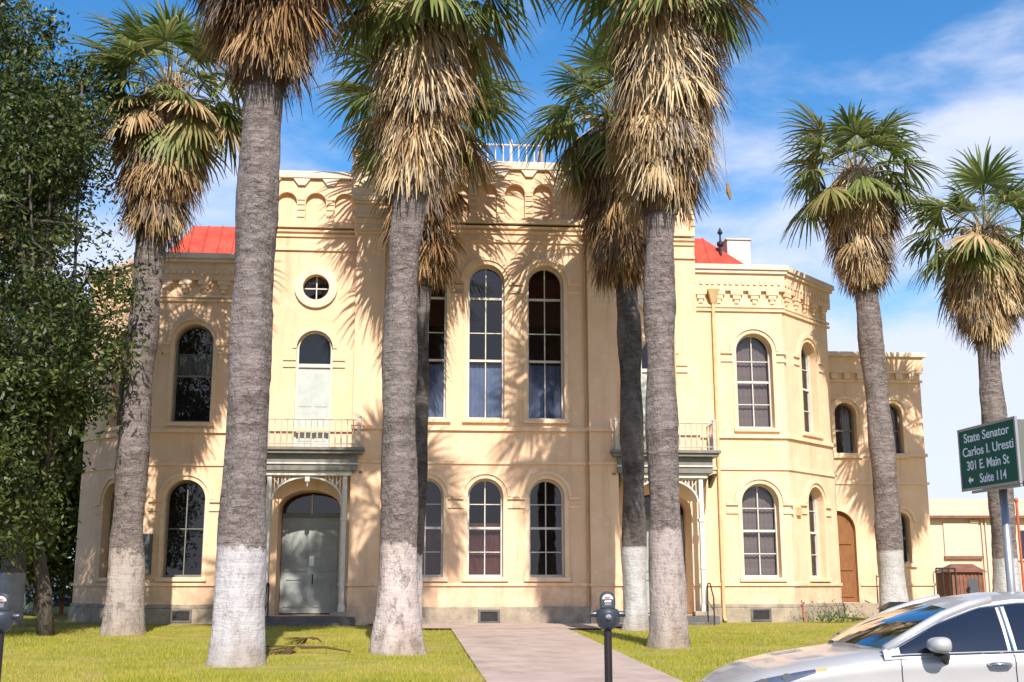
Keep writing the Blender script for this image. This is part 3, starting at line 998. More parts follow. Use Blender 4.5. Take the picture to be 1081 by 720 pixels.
# wings
def wing(fr, wins, dz, ends, labelled=None):
    holes = []
    w = MB()
    for (ac, ww, up, lo) in wins:
        holes.append(window(fr, ac, ww, 6.58, 9.76, **up))
        holes.append(window(fr, ac, ww, 1.76, 4.76, **lo))
    panel(w, fr, [(0, PLINTH), (fr.len, PLINTH), (fr.len, 10.62), (0, 10.62)], holes)
    wo = w.build('wall', M['stucco'], CH)
    e0, e1 = ends
    courses(wo, fr, -e0 * .06, fr.len + e1 * .06, STR, dz)
    courses(wo, fr, -e0 * .1, fr.len + e1 * .1, [(10.50, 10.58, .07), (10.64, 10.72, .06)], dz)
    # battlemented parapet with stepped corbels
    b = MB()
    fbox(b, fr, -e0 * .12, fr.len + e1 * .12, -.45, .12, 11.20 + dz, 11.78 + dz)
    fbox(b, fr, 0, fr.len, -.45, .0, 10.62, 11.197 + dz)
    po = b.build('parapet', M['stucco'], CH)
    n = max(2, int(round(fr.len / .62)))
    for i in range(n):
        b = MB()
        a = fr.len * (i + .5) / n
        fbox(b, fr, a - .21, a + .21, 0, .115, 11.06 + dz, 11.196 + dz)
        fbox(b, fr, a - .13, a + .13, 0, .09, 10.92 + dz, 11.057 + dz)
        fbox(b, fr, a - .07, a + .07, 0, .06, 10.78 + dz, 10.917 + dz)
        b.build('corbel', M['trim'], po)
        for q in (-.22, 0, .22):
            b = MB(); fbox(b, fr, a + q - .05, a + q + .05, .121, .165, 11.40 + dz, 11.50 + dz)
            b.build('dentil', M['trim'], po)
    b = MB()
    fbox(b, fr, -e0 * .2, fr.len + e1 * .2, -.5, .20, 11.783 + dz, 11.90 + dz)
    fbox(b, fr, -e0 * .26, fr.len + e1 * .26, -.5, .26, 11.903 + dz, 12.08 + dz)
    b.build('coping', M['cap'], po, bevel=.015)
    # stone base
    b = MB()
    fbox(b, fr, -e0 * .08, fr.len + e1 * .08, -.4, .08, .1, PLINTH - .06 + dz)
    fbox(b, fr, -e0 * .05, fr.len + e1 * .05, -.4, .05, PLINTH - .057 + dz, PLINTH + .06 + dz)
    b.build('plinth', M['stone'], CH, bevel=.02)

rg = dict(hbars=(8.85, 7.40), thick=(8.15,), blind=M['blind_grey'], bz=(0, .98))
rl = dict(hbars=(3.98, 2.52), thick=(3.25,), blind=M['blind_grey'], bz=(0, .98))
lg = dict(hbars=(), thick=(8.10,), blind=M['blind_pale'], bz=(.50, .72), vbar=False, wood='greywood')
ll = dict(hbars=(3.25,), thick=(), wood='greywood')
wing(frWR, [(9.0 - PX, 1.22, rg, rl)], 0, (0, 1))
wing(frKR, [(frKR.len * .53, 1.15, rg, rl)], .004, (0, 1))
wing(frWL, [(10.6 - 9.32, 1.22, lg, ll)], 0, (1, 0))
wing(frKL, [(frKL.len * .56, 1.22, dict(thick=(8.1,), wood='greywood'), dict(thick=(3.25,), wood='greywood'))], .004, (1, 0))

# plinth of the centre and the pavilion flanks
b = MB()
fbox(b, frC, .92, 2 * CX - .92, -.4, .10, .1, PLINTH)
b.build('plinth', M['stone'], CH, bevel=.02)
for fr_, a0, a1 in ((frPL, 0, .0), (frPR, 2.7, frPR.len)):
    pass
# basement vents
for fr_, a in ((frC, CX + .12), (frWR, 8.85 - PX), (frWL, 1.35)):
    b = MB()
    pr = .10 if fr_ is frC else .08
    ring(b, fr_, [(a - .26, .46), (a + .26, .46), (a + .26, .74), (a - .26, .74)], [(a - .33, .40), (a + .33, .40), (a + .33, .80), (a - .33, .80)], pr - .05, pr + .03)
    vo = b.build('basement_vent', M['darkstone'], CH)
    b = MB(); fill(b, fr_, [(a - .26, .46), (a + .26, .46), (a + .26, .74), (a - .26, .74)], pr + .006)
    b.build('grille', M['iron'], vo)
# rear right wing
WR = 6.4
uR, zR = uz(971, 400, WR)
frRR = Fr((12.4, WR), (uR, WR))
zt = uz(950, 373, WR)[1]
print('rear wing', uR, zt, frRR.len)
aa = lambda px, py: uz(px, py, WR)[0] - 12.4
holes = []
deps = []
w = MB()
a1, a2, a3 = aa(893, 455), aa(943, 455), aa(952, 565)
zA, zB = uz(893, 480, WR)[1], uz(893, 428, WR)[1]
holes.append(window(frRR, a1, .82, zA, zB + .1, thick=((zA + zB) / 2,), ears=False, blind=None, wood='greywood')); deps.append(.42)
holes.append(window(frRR, a2, .74, zA, zB + .1, thick=((zA + zB) / 2,), ears=False, blind=M['blind_pale'], bz=(0, .4), wood='greywood')); deps.append(.42)
zA, zB = uz(952, 595, WR)[1], uz(952, 541, WR)[1]
holes.append(window(frRR, a3, .66, zA, zB, thick=((zA + zB) / 2,), ears=False, wood='greywood')); deps.append(.42)
ad = aa(886, 590)
zA, zB = uz(890, 636, WR)[1], uz(890, 539, WR)[1]
holes.append(arch(ad, 1.36, zA, zB)); deps.append(.5)
panel(w, frRR, [(-.6, .3), (frRR.len, .3), (frRR.len, zt - .7), (-.6, zt - .7)], holes, depths=deps)
rw = w.build('wall', M['stucco'], CH)
b = MB(); fill(b, frRR, arch(ad, 1.36, zA, zB), -.18)
rd = b.build('side_door', M['browndoor'], CH); rd['label'] = 'tall brown arched side door'
b = MB()
for k in range(3):
    fbox(b, frRR, ad - .55, ad + .55, -.175, -.14, zA + .2 + k * .95, zA + .3 + k * .95)
fbox(b, frRR, ad - .03, ad + .03, -.175, -.145, zA, zB - .05)
b.build('door_rail', M['browndoor'], rd)
courses(rw, frRR, -.5, frRR.len + .06, STR[1:])
courses(rw, frRR, ad + .75, frRR.len + .06, STR[:1])
courses(rw, frRR, -.5, frRR.len + .06, [(zt - 1.15, zt - 1.05, .07), (zt - .80, zt - .70, .10)])
b = MB(); fbox(b, frRR, -.6, frRR.len + .10, -.45, .10, zt - .697, zt - .18)
po = b.build('parapet', M['stucco'], CH)
for i in range(9):
    b = MB()
    a = frRR.len * (i + .3) / 9
    fbox(b, frRR, a - .12, a + .12, 0, .12, zt - 1.04, zt - .81)
    b.build('corbel', M['trim'], po)
b = MB(); fbox(b, frRR, -.6, frRR.len + .22, -.5, .22, zt - .177, zt); b.build('coping', M['cap'], po, bevel=.015)
b = MB()
fbox(b, frRR, ad - .9, ad + 1.0, .01, 1.1, .1, zA - .02)
for k in range(3):
    fbox(b, frRR, ad + 1.003 + .3 * k, ad + 1.3 + .3 * k, .02, 1.1, .1, zA - .18 * (k + 1))
b.build('steps', M['stone'], CH, bevel=.02)
b = MB()
x = ad + .95
b.tube([frRR(x, 1.05, zA - .03), frRR(x, 1.05, zA + .95), frRR(x + 1.0, 1.05, zA + .45), frRR(x + 1.0, 1.05, .3)], .028, 8)
b.build('handrail', M['iron'], CH)
b = MB(); fbox(b, frRR, -.5, frRR.len + .08, -.4, .08, .1, .85); b.build('plinth', M['stone'], CH)

# side and rear walls, floors inside, roofs
b = MB()
b.box(12.06, 12.4, 3.62, WR - .46, .2, 10.61)
b.box(uR - .34, uR, WR + .01, 24, .2, zt - .7)
b.box(-13.3, -12.96, 3.95, 24, .2, 11.6)
b.box(-12.95, uR - .35, 23.6, 24, .2, 9.3)
b.box(-PX, -PX + .3, 1.21, 18, 10.6, 14.5)
b.box(PX - .3, PX, 1.21, 18, 10.6, 14.5)
b.box(-PX + .31, PX - .31, 17.7, 18, 10.6, 14.5)
b.box(-PX, -PX + .3, .96, 1.2, .2, 14.5)
b.box(PX - .3, PX, .96, 1.2, .2, 14.5)
b.build('wall', M['stucco'], CH)
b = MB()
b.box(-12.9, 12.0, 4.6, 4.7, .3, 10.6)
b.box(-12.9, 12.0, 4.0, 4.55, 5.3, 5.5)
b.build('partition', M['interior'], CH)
b = MB()
# wing roofs: hips behind the parapets; centre: hip with flat top
def hip(x0, x1, y0, y1, z0, z1, inx, iny):
    v = [(x0, y0, z0), (x1, y0, z0), (x1, y1, z0), (x0, y1, z0), (x0 + inx, y0 + iny, z1), (x1 - inx, y0 + iny, z1), (x1 - inx, y1 - iny, z1), (x0 + inx, y1 - iny, z1)]
    b.add(v, [(0, 1, 5, 4), (1, 2, 6, 5), (2, 3, 7, 6), (3, 0, 4, 7), (4, 5, 6, 7)])
    k = int((x1 - x0 - 2 * inx) / .45)
    for i in range(k + 1):
        x = x0 + inx + (x1 - x0 - 2 * inx) * i / max(1, k)
        b.tube([(x, y0, z0 + .01), (x, y0 + iny, z1 + .01)], .03, 4)
hip(PX - 4, 10.3, 1.9, 21, 11.55, uz(752, 252, 3.6)[1], 2.3, 1.7)
hip(-11.2, -PX + 4, 1.9, 21, 11.55, uz(230, 239, 3.6)[1], 1.2, 1.7)
ZRT = uz(553, 153, 4.8)[1] - .95
hip(-PX + .35, PX - .35, 1.2, 17.6, 14.2, ZRT, 4.2, 3.4)
b.add([(-13.2, 3.9, 11.5), (-10.6, 1.3, 11.5), (10.0, 1.3, 11.5), (12.3, 3.7, 11.5), (12.3, 23.5, 11.5), (-13.2, 23.5, 11.5)], [(0, 1, 2, 3, 4, 5)])
b.add([(12.1, WR + .1, zt - .4), (uR - .1, WR + .1, zt - .4), (uR - .1, 23.5, zt - .4), (12.1, 23.5, zt - .4)], [(0, 1, 2, 3)])
rf = b.build('roof', M['redroof'], CH)
# white rooftop railing, roof hatch box and finial
b = MB()
uq, zq = uz(553, 172, 4.6)
zb = ZRT
for (p0, p1) in (((-2.3, 4.62), (2.3, 4.62)), ((-2.3, 4.62), (-2.3, 9)), ((2.3, 4.62), (2.3, 9)), ((-2.3, 9), (2.3, 9))):
    n = 16
    for z in (zb + .10, zb + .85):
        b.tube([(p0[0], p0[1], z), (p1[0], p1[1], z)], .04, 6)
    for i in range(n + 1):
        t = i / n
        q = (p0[0] + (p1[0] - p0[0]) * t, p0[1] + (p1[1] - p0[1]) * t)
        r_ = .06 if i % 4 == 0 else .025
        b.tube([(q[0], q[1], zb), (q[0], q[1], zb + (1.05 if i % 4 == 0 else .85))], r_, 6)
b.build('roof_railing', M['white'], rf)
u0, z0 = uz(768, 268, 3.4); u1, z1 = uz(792, 254, 3.4)
b = MB(); b.box(u0, u1, 3.4, 4.6, z0 - .9, z1); b.box(u0 - .05, u1 + .05, 3.35, 4.65, z1 + .003, z1 + .07)
b.build('roof_hatch', M['white'], rf, bevel=.02)
u0, z0 = uz(761, 272, 3.0); z1 = uz(761, 238, 3.0)[1]
b = MB(); b.lathe([(.05, 0), (.04, (z1 - z0) * .4), (.13, (z1 - z0) * .47), (.13, (z1 - z0) * .55), (.04, (z1 - z0) * .6), (.03, (z1 - z0) * .78), (.10, (z1 - z0) * .85), (.02, z1 - z0)], (u0, 3.0, z0 - .1), 10)
b.build('finial', M['iron'], rf)
# small fixtures on the walls
b = MB(); u, z = uz(153, 585, 1.2); fr_ = frWL
a = u + 10.6
fbox(b, frWL, a - .22, a + .22, .005, .22, z - .62, z + .62)
eb = b.build('electric_box', M['bluegrey'], CH, bevel=.02)
b = MB(); b.tube([frWL(a, .1, z - .62), frWL(a, .1, .3)], .03, 6); b.build('conduit', M['bluegrey'], eb)
u, z = uz(844, 540, 1.5)
b = MB(); fbox(b, frKR, .35, .60, .004, .10, z - .13, z + .13); b.build('wall_vent', M['pipe'], CH)
b = MB(); b.tube([frKR(.3, .12, .95), frKR(.3, .12, .55), frKR(.3, .2, .3)], .025, 6); b.tube([frKR(.22, .14, .97), frKR(.38, .14, .97)], .02, 6)
b.build('standpipe', M['redpaint'], CH)

# ------------------------------------------------------------------ palms
def frond(b, base, az, el, plen, Rb, nl, span, droop, rng, petr=.022, fold=.25, width=1.0, nseg=4, mi=0, pmi=0, drift=.05):
    up = Vector((0, 0, 1))
    d = Vector((math.cos(az) * math.cos(el), math.sin(az) * math.cos(el), math.sin(el)))
    side = Vector((-math.sin(az), math.cos(az), 0))
    side = (side + Vector((0, 0, rng.uniform(-.35, .35)))).normalized()
    pts = [Vector(base)]
    for i in range(4):
        d = (d + Vector((0, 0, -.07 * droop))).normalized()
        pts.append(pts[-1] + d * (plen / 4))
    b.tube(pts, [petr * 1.5, petr, petr * .8, petr * .7, petr * .5], 3, cap=False, mi=pmi)
    hub = pts[-1]
    side = (side - d * side.dot(d)).normalized()
    nrm = side.cross(d)
    if nrm.z < 0: nrm = -nrm
    dphi = span / nl
    for i in range(nl):
        phi = -span / 2 + dphi * (i + .5) + rng.uniform(-.02, .02)
        l = (d * math.cos(phi) + side * math.sin(phi) - nrm * fold * abs(math.sin(phi * .5))).normalized()
        ln = Rb * (.62 + .38 * math.cos(phi * .55)) * rng.uniform(.88, 1.08)
        p = Vector(hub)
        cur = l
        wv = cur.cross(nrm)
        if wv.length < 1e-4: wv = side
        wv.normalize()
        vs = []
        for k in range(nseg + 1):
            t = k / nseg
            rr = ln * t
            hw = min(rr * math.tan(dphi / 2) * 1.1, .055 * width) * (1 - max(0, t - .5) * 1.75) + .003
            vs.append(p - wv * hw); vs.append(p + wv * hw)
            sag = droop * (.06 + .42 * t * t) * rng.uniform(.6, 1.4)
            cur = (cur + Vector((rng.uniform(-drift, drift), rng.uniform(-drift, drift), -sag))).normalized()
            p = p + cur * (ln / nseg)
        b.add(vs, [(2 * k, 2 * k + 1, 2 * k + 3, 2 * k + 2) for k in range(nseg)], mi)


def palm(label, Y, pts_px, widths_px, crown_px, skirt, seed, zw=2.1, ngreen=34, ndead=150, Rc=2.3, rmax=1.2, paint=(.72, .67, .65), dead='dead', group='palms in front of the courthouse', ragged=.5, wear=.35, el_lo=-38, brown=.3, bark=None, tips=None, green_droop=.85):
    """pts_px: trunk centre line from base to crown in picture coordinates, all at distance Y"""
    rng = random.Random(seed)
    base = at(*pts_px[0], Y)
    base.z = lawn_z(Y) - .02
    root = empty('fan_palm', base)
    tag(root, label, 'palm tree', group)
    line = [Vector((0, 0, 0))] + [at(x, y, Y) - base for x, y in pts_px[1:]]
    cr = at(*crown_px, Y) - base
    line.append(cr)
    zs = [p.z for p in line]
    def centre(z):
        return Vector((float(np.interp(z, zs, [p.x for p in line])), float(np.interp(z, zs, [p.y for p in line])), z))
    r0, r1 = widths_px[0] * Y / FPX / 2, widths_px[1] * Y / FPX / 2
    H = cr.z
    # trunk
    b = MB()
    nz, nr = 90, 28
    vs = []
    for i in range(nz + 1):
        z = H * i / nz
        c = centre(z)
        # soften the polyline
        c = (centre(max(0, z - .8)) + c * 2 + centre(min(H, z + .8))) / 4
        c.z = z
        rr = r1 + (r0 - r1) * math.exp(-z / 1.6) + .02 * math.sin(z * 2.1 + seed)
        rr += r0 * .12 * math.exp(-z / .25)
        for k in range(nr):
            a = 2 * PI * k / nr
            q = rr * (1 + .13 * noise.noise((math.cos(a) * 1.7 + seed, math.sin(a) * 1.7, z * .9)) + .05 * noise.noise((math.cos(a) * 5, math.sin(a) * 5 + seed, z * 4.5)) + .03 * noise.noise((seed, math.cos(a), z * 11)))
            vs.append((c.x + q * math.cos(a), c.y + q * math.sin(a), z))
    b.add(vs, [(i * nr + k, i * nr + (k + 1) % nr, (i + 1) * nr + (k + 1) % nr, (i + 1) * nr + k) for i in range(nz) for k in range(nr)])
    b.build('trunk', trunk_mat('palm_bark', zw, paint, ragged=ragged, wear=wear, **(bark or {})), root, smooth=True)
    # skirt of dead fronds
    z_top = (at(crown_px[0], skirt[0], Y) - base).z
    z_bot = (at(crown_px[0], skirt[1], Y) - base).z
    Ls = z_top - z_bot
    def prof(t):        # t = 0 bottom, 1 top
        return float(np.interp(t, [0, .12, .35, .6, .85, 1], [.42, .70, .95, 1.0, .72, .38]))
    b = MB()
    prf = []
    vs = []
    nn = 16
    for i in range(13):
        t = i / 12
        z = z_bot + .25 + (Ls - .1) * t
        c = centre(z)
        for k in range(nn):
            a = 2 * PI * k / nn
            q = max(r1 * 1.02, rmax * .62 * prof(t) * (1 + .25 * noise.noise((math.cos(a) * 2 + seed, math.sin(a) * 2, z * 1.2))))
            vs.append((c.x + q * math.cos(a), c.y + q * math.sin(a), z))
    b.add(vs, [(i * nn + k, i * nn + (k + 1) % nn, (i + 1) * nn + (k + 1) % nn, (i + 1) * nn + k) for i in range(12) for k in range(nn)])
    core = b
    bm, bb = MB(), MB()
    hang = 1.3
    for i in range(ndead):
        t = rng.random() ** .9
        hg = hang * rng.uniform(.75, 1.35)
        ztip = z_bot + Ls * t * .88 + rng.uniform(-.35, .3)
        az = rng.uniform(0, 2 * PI)
        zatt = min(ztip + hg * rng.uniform(.9, 1.3), z_top + .35)
        c = centre(min(zatt, H))
        rad = rmax * prof(min(1, max(0, (ztip - z_bot) / Ls)))
        outw = rad * rng.uniform(.45, 1.08)
        p0 = c + Vector((math.cos(az), math.sin(az), 0)) * (r1 * .9)
        el = math.atan2(-.12 * hg, outw * .75)
        plen = max(.12, math.hypot(.12 * hg, outw * .75) - r1 * .7)
        tgt = bb if rng.random() < brown * (1.5 - t) else bm
        frond(tgt, p0, az + rng.uniform(-.3, .3), el - rng.uniform(.1, .6), plen, hg, 22, R(rng.uniform(40, 150)), rng.uniform(1.2, 2.8), rng, .016, rng.uniform(.2, .9), rng.uniform(.26, .50), 4, mi=rng.choice((0, 1, 1, 1, 2, 3)), pmi=1, drift=.19)
    # loose strands over the skirt
    for i in range(ndead * 3):
        t = rng.random()
        z = z_bot + Ls * t
        az = rng.uniform(0, 2 * PI)
        c = centre(min(z + .5, H))
        q = rmax * prof(t) * rng.uniform(.75, 1.12)
        p = c + Vector((math.cos(az) * q, math.sin(az) * q, rng.uniform(0, .5)))
        ln = rng.uniform(.3, .9)
        d = Vector((math.cos(az) * .25, math.sin(az) * .25, -1)).normalized()
        sd = Vector((-math.sin(az), math.cos(az), rng.uniform(-.3, .3))) * rng.uniform(.004, .013)
        p2, p3 = p + d * ln * .5, p + d * ln * .5 + Vector((rng.uniform(-.15, .15), rng.uniform(-.15, .15), -ln * .5))
        bm.add([p - sd, p + sd, p2 + sd, p2 - sd, p3], [(0, 1, 2, 3), (3, 2, 4)], rng.choice((0, 1, 2, 3)))
    sk = bm.build('dead_frond_skirt', [M[dead], M[dead + '_b'], M[dead + '_c'], M[dead + '_d']], root)
    bb.build('brown_frond_layer', [M['deadbrown'], M['deadbrown_b'], M['deadbrown_c'], M['deadbrown_d']], sk)
    core.build('thatch', M['thatch'], sk, smooth=True)
    # living crown, the lowest leaves yellowing
    b = MB()
    for i in range(ngreen):
        f = (i + .5) / ngreen
        el = R(84 - (84 - el_lo) * f ** .9 + rng.uniform(-11, 11))
        az = i * 2.39996 + rng.uniform(-.45, .45)
        s = rng.uniform(.72, 1.16) * (0.82 if el > 1.1 else 1.0)
        pz = cr + Vector((0, 0, -.30 + .40 * (1 - f)))
        mi = 0 if f < .72 or rng.random() < .5 else (2 if rng.random() < .6 else 3)
        frond(b, pz + Vector((math.cos(az), math.sin(az), 0)) * .12, az, el, Rc * .54 * s, Rc * .56 * s, 24, R(rng.uniform(170, 235)), green_droop * rng.uniform(.6, 1.5) + .75 * f, rng, .024, rng.uniform(.25, .6), .82, 4, mi=mi, pmi=1, drift=.07)
    b.build('crown', [M['frond'], M['petiole'], M['yellowing'], M['dead']], root)
    return root, base, cr

PALMS = {}
SHADED_BARK = dict(bark1=(0.07, 0.058, 0.05), bark2=(0.14, 0.12, 0.11))  # shade of the front crowns put into the bark colour of two rear palms
PALMS['1'] = palm('leaning palm at the left of the lawn, tan skirt, in front of the left wing', 30.6,
     [(130, 671), (137, 520), (148, 380), (160, 250)], (42, 31), (180, 92), (95, 268), 11, zw=2.1, Rc=2.6, rmax=.98, ndead=200, paint=(.56, .49, .44), wear=.6, ragged=1.1, ngreen=60)
PALMS['2'] = palm('thick grey palm nearest the camera, whitewashed foot, crown cut off by the picture top', 20.5,
     [(250, 703), (262, 420), (270, 250), (279, 90)], (58, 43), (290, -130), (-95, 108), 22, zw=2.0, Rc=2.7, rmax=1.25, ndead=150, paint=(.68, .66, .67), ragged=.7, wear=.2, dead='deadbrown')
PALMS['3'] = palm('palm beside the entrance walk with peeling pinkish whitewash on its swollen foot', 23.3,
     [(420, 691), (421, 420), (423, 300), (434, 190)], (50, 35), (452, -30), (0, 215), 33, zw=2.1, Rc=2.7, rmax=.93, ndead=220, ngreen=44, paint=(.74, .64, .60), wear=.6, brown=.15)
PALMS['4'] = palm('palm with shade-darkened bark, half hidden behind the peeling palm, brown skirt reaching low', 33.2,
     [(432, 664), (442, 480), (443, 350), (446, 250)], (24, 20), (448, 100), (100, 312), 44, bark=SHADED_BARK, zw=2.1, Rc=3.1, rmax=1.25, ngreen=50, ndead=190, dead='deadbrown', brown=.6)
PALMS['5'] = palm('palm right of the walk with a huge straw coloured skirt and dirty pink whitewash', 25.4,
     [(706, 684), (700, 480), (695, 300), (698, 215)], (42, 32), (706, -45), (-15, 238), 55, zw=2.45, Rc=3.0, rmax=1.28, ndead=290, ngreen=44, paint=(.58, .50, .46), wear=.5, brown=.12)
PALMS['6'] = palm('palm with shade-darkened bark just behind the straw skirted palm, clean white foot', 33.0,
     [(671, 664), (668, 480), (664, 330), (655, 250)], (26, 24), (648, 120), (140, 312), 66, bark=SHADED_BARK, zw=2.25, Rc=2.9, rmax=1.15, ndead=200, ngreen=50, dead='deadbrown', brown=.5, paint=(.68, .67, .66), ragged=.08, wear=.05)
PALMS['7'] = palm('palm left of the pair on the right, skirt of tan strands, behind the silver car', 38.3,
     [(945, 665), (934, 500), (922, 380), (913, 300)], (30, 25), (903, 178), (185, 318), 77, zw=2.25, Rc=2.85, rmax=1.08, ndead=200, ngreen=44, paint=(.68, .66, .64), ragged=.15, wear=.1, brown=.25)
PALMS['8'] = palm('rightmost palm, bushy tan skirt, trunk rising behind the green sign', 37.2,
     [(1066, 664), (1055, 500), (1045, 390), (1041, 340)], (30, 24), (1038, 240), (245, 372), 88, zw=2.0, Rc=2.75, rmax=1.25, ndead=220, ngreen=44, paint=(.68, .67, .66), ragged=.15, wear=.1, brown=.2)
PALMS['9'] = palm('slim palm at the far left edge behind the leafy tree, white foot', 36.0,
     [(10, 662), (18, 540), (24, 400), (28, 300)], (26, 22), (30, 150), (165, 300), 99, zw=1.55, Rc=2.3, rmax=1.0, ndead=90, paint=(.68, .67, .66), ragged=.1, wear=.1)
# dead strand hanging from a thread under the straw-skirted crown
root, base, cr = PALMS['5']
b = MB()
p = [at(746, 60, 25.2) - base, at(762, 130, 25.2) - base, at(768, 196, 25.2) - base]
b.tube(p, .006, 4)
q = [at(768, 194, 25.2) - base, at(769, 203, 25.2) - base, at(771, 211, 25.2) - base]
b.tube(q, [.03, .055, .02], 6)
b.build('hanging_strand', M['deadbrown'], root)

# ------------------------------------------------------------------ leafy trees
def leafy(name, label, base, crown_c, rad, nclump, nleaf, leafsize, mat, seed, trunk_r=.35, limbs=14, clump_r=.75, low=-1.0, skirt=0):
    rng = random.Random(seed)
    root = empty(name, base)
    tag(root, label, 'tree')
    B = Vector(base)
    cc = Vector(crown_c) - B
    b = MB()
    fork = Vector((cc.x * .15, cc.y * .15, max(1.8, cc.z - rad[2] * 1.0)))
    b.tube([(0, 0, -.1), (fork.x * .3, fork.y * .3, fork.z * .5), fork], [trunk_r * 1.35, trunk_r, trunk_r * .85], 12)
    tips = []
    for i in range(limbs):
        az = 2 * PI * i / limbs + rng.uniform(-.3, .3)
        el = rng.uniform(-.35, 1.3)
        e = cc + Vector((math.cos(az) * math.cos(el) * rad[0], math.sin(az) * math.cos(el) * rad[1], math.sin(el) * rad[2])) * rng.uniform(.7, .95)
        m1 = fork.lerp(e, .35) + Vector((rng.uniform(-.4, .4), rng.uniform(-.4, .4), .5))
        m2 = fork.lerp(e, .7) + Vector((rng.uniform(-.4, .4), rng.uniform(-.4, .4), .35))
        b.tube([fork, m1, m2, e], [trunk_r * .5, trunk_r * .32, trunk_r * .18, .03], 7)
        tips += [m1.lerp(m2, .5), m2, m2.lerp(e, .5), e]
        for k in range(3):
            s_ = m2.lerp(e, rng.random())
            e2 = s_ + Vector((rng.uniform(-1, 1), rng.uniform(-1, 1), rng.uniform(-.7, .7))) * 1.2
            b.tube([s_, e2], [.05, .015], 5)
            tips.append(e2)
    b.build('trunk', M['bark'], root, smooth=True)
    b = MB()
    for c in range(nclump + skirt):
        if c >= nclump:
            p = Vector((cc.x + rng.uniform(-.95, .62) * rad[0], cc.y + rng.uniform(-.8, .5) * rad[1], rng.uniform(2.1, 6.5)))
        elif c < len(tips) * 2:
            p = tips[c % len(tips)] + Vector((rng.uniform(-.5, .5), rng.uniform(-.5, .5), rng.uniform(-.4, .4)))
        else:
            while True:
                v = Vector((rng.uniform(-1, 1), rng.uniform(-1, 1), rng.uniform(-1, 1)))
                if .3 < v.length < 1 and v.z > low: break
            p = cc + Vector((v.x * rad[0], v.y * rad[1], v.z * rad[2]))
            if noise.noise((p.x * .35 + seed, p.y * .35, p.z * .35)) < -.03: continue
        cr_ = clump_r * rng.uniform(.55, 1.2)
        for i in range(nleaf):
            g = Vector((rng.gauss(0, .5), rng.gauss(0, .5), rng.gauss(0, .36))) * cr_
            q = p + g
            n = (g.normalized() * .7 + Vector((rng.uniform(-1, 1), rng.uniform(-1, 1), rng.uniform(-.4, 1.2)))).normalized()
            a = n.orthogonal().normalized()
            a = (a * math.cos(i) + n.cross(a) * math.sin(i)).normalized()
            c2 = n.cross(a)
            s = leafsize * rng.uniform(.6, 1.3)
            b.add([q - a * s, q + c2 * s * .42, q + a * s, q - c2 * s * .42], [(0, 1, 2, 3)])
    b.build('crown', mat, root)
    return root

leafy('leafy_tree', 'large dark leafy tree filling the left edge, in front of the yellow building', (-11.55, 30.0, lawn_z(30)), (-13.9, 29.0, 9.9), (4.3, 3.4, 7.4), 1450, 84, .085, M['leafA'], 5, .17, 14, .66, skirt=420)
leafy('leafy_tree', 'mid green broad tree farther back at left, beside the building corner', (-17.2, 44, .3), (-17.6, 44, 7.2), (4.2, 3.5, 6.2), 900, 70, .14, M['leafB'], 9, .24, 12, .95, skirt=260)

# ------------------------------------------------------------------ grass
rng = random.Random(3)
b = MB()
def blade(x, y, h, w):
    z = LZ(y) + .02
    a = rng.uniform(0, PI)
    dx, dy = math.cos(a) * w, math.sin(a) * w
    lx, ly = rng.uniform(-.6, .6) * h, rng.uniform(-.6, .6) * h
    b.add([(x - dx, y - dy, z - .03), (x + dx, y + dy, z - .03), (x + lx, y + ly, z + h)], [(0, 1, 2)])
n = 0
while n < 120000:
    y = 17.05 + 20 * rng.random() ** 1.25
    x = rng.uniform(-.46, .46) * y
    e0, e1 = path_edges(y)
    jag = .09 * noise.noise((y * 2.3, x * .2, 1.5)) + .04
    if e0 + jag < x < e1 - jag: continue
    if y > 33 and -4.9 < x < 4.6: continue
    if y > 36.0 + .0785 * x: continue
    k = noise.noise((x * .5, y * .5, 3.3))
    if rng.random() > .8 + 1.3 * k + .8 * noise.noise((x * 1.7, y * 1.7, 9)): continue
    if any(((x - q[0]) / q[2]) ** 2 + ((y - q[1]) / q[3]) ** 2 < rng.uniform(.5, 1.2) for q in SOIL) and rng.random() < .8: continue
    blade(x, y, rng.uniform(.015, .05) * (1 + .7 * k), .006)
    n += 1
tag(b.build('grass', M['grass']), kind='stuff', label='short sunlit yellow-green grass on both sides of the walk', cat='grass')

# fallen dead fronds on the lawn
def fallen(px, py, length, ang, seed, label, stalk=1.0):
    rg_ = random.Random(seed)
    Y = 1.0
    # meet the lawn along the view ray
    rx, rz = ray(px, py)
    Y = (EYE - .18 + .009 * 17) / (.009 - rz)
    p = Vector((rx * Y, Y, lawn_z(Y) + .09))
    root = empty('fallen_frond', p)
    tag(root, label, 'palm frond', 'fallen fronds on the lawn')
    b = MB()
    frond(b, (0, 0, .04), ang, .10, .1, length, 22, R(150), .2, rg_, .03, .5, 2.2, 4)
    o = b.build('blade', M['deadbrown_c'], root)
    b = MB()
    b.tube([(0, 0, .03), (-math.cos(ang) * stalk * .5, -math.sin(ang) * stalk * .5, .03), (-math.cos(ang) * stalk, -math.sin(ang) * stalk, -.05)], [.035, .026, .014], 6)
    b.build('stalk', M['deadbrown_c'], root)
fallen(318, 690, .85, R(178), 4, 'long brown fallen frond with its stalk pointing right, beside the thick grey palm', .95)
fallen(330, 680, .55, R(185), 6, 'smaller brown fallen frond just behind the long one on the grass', .2)

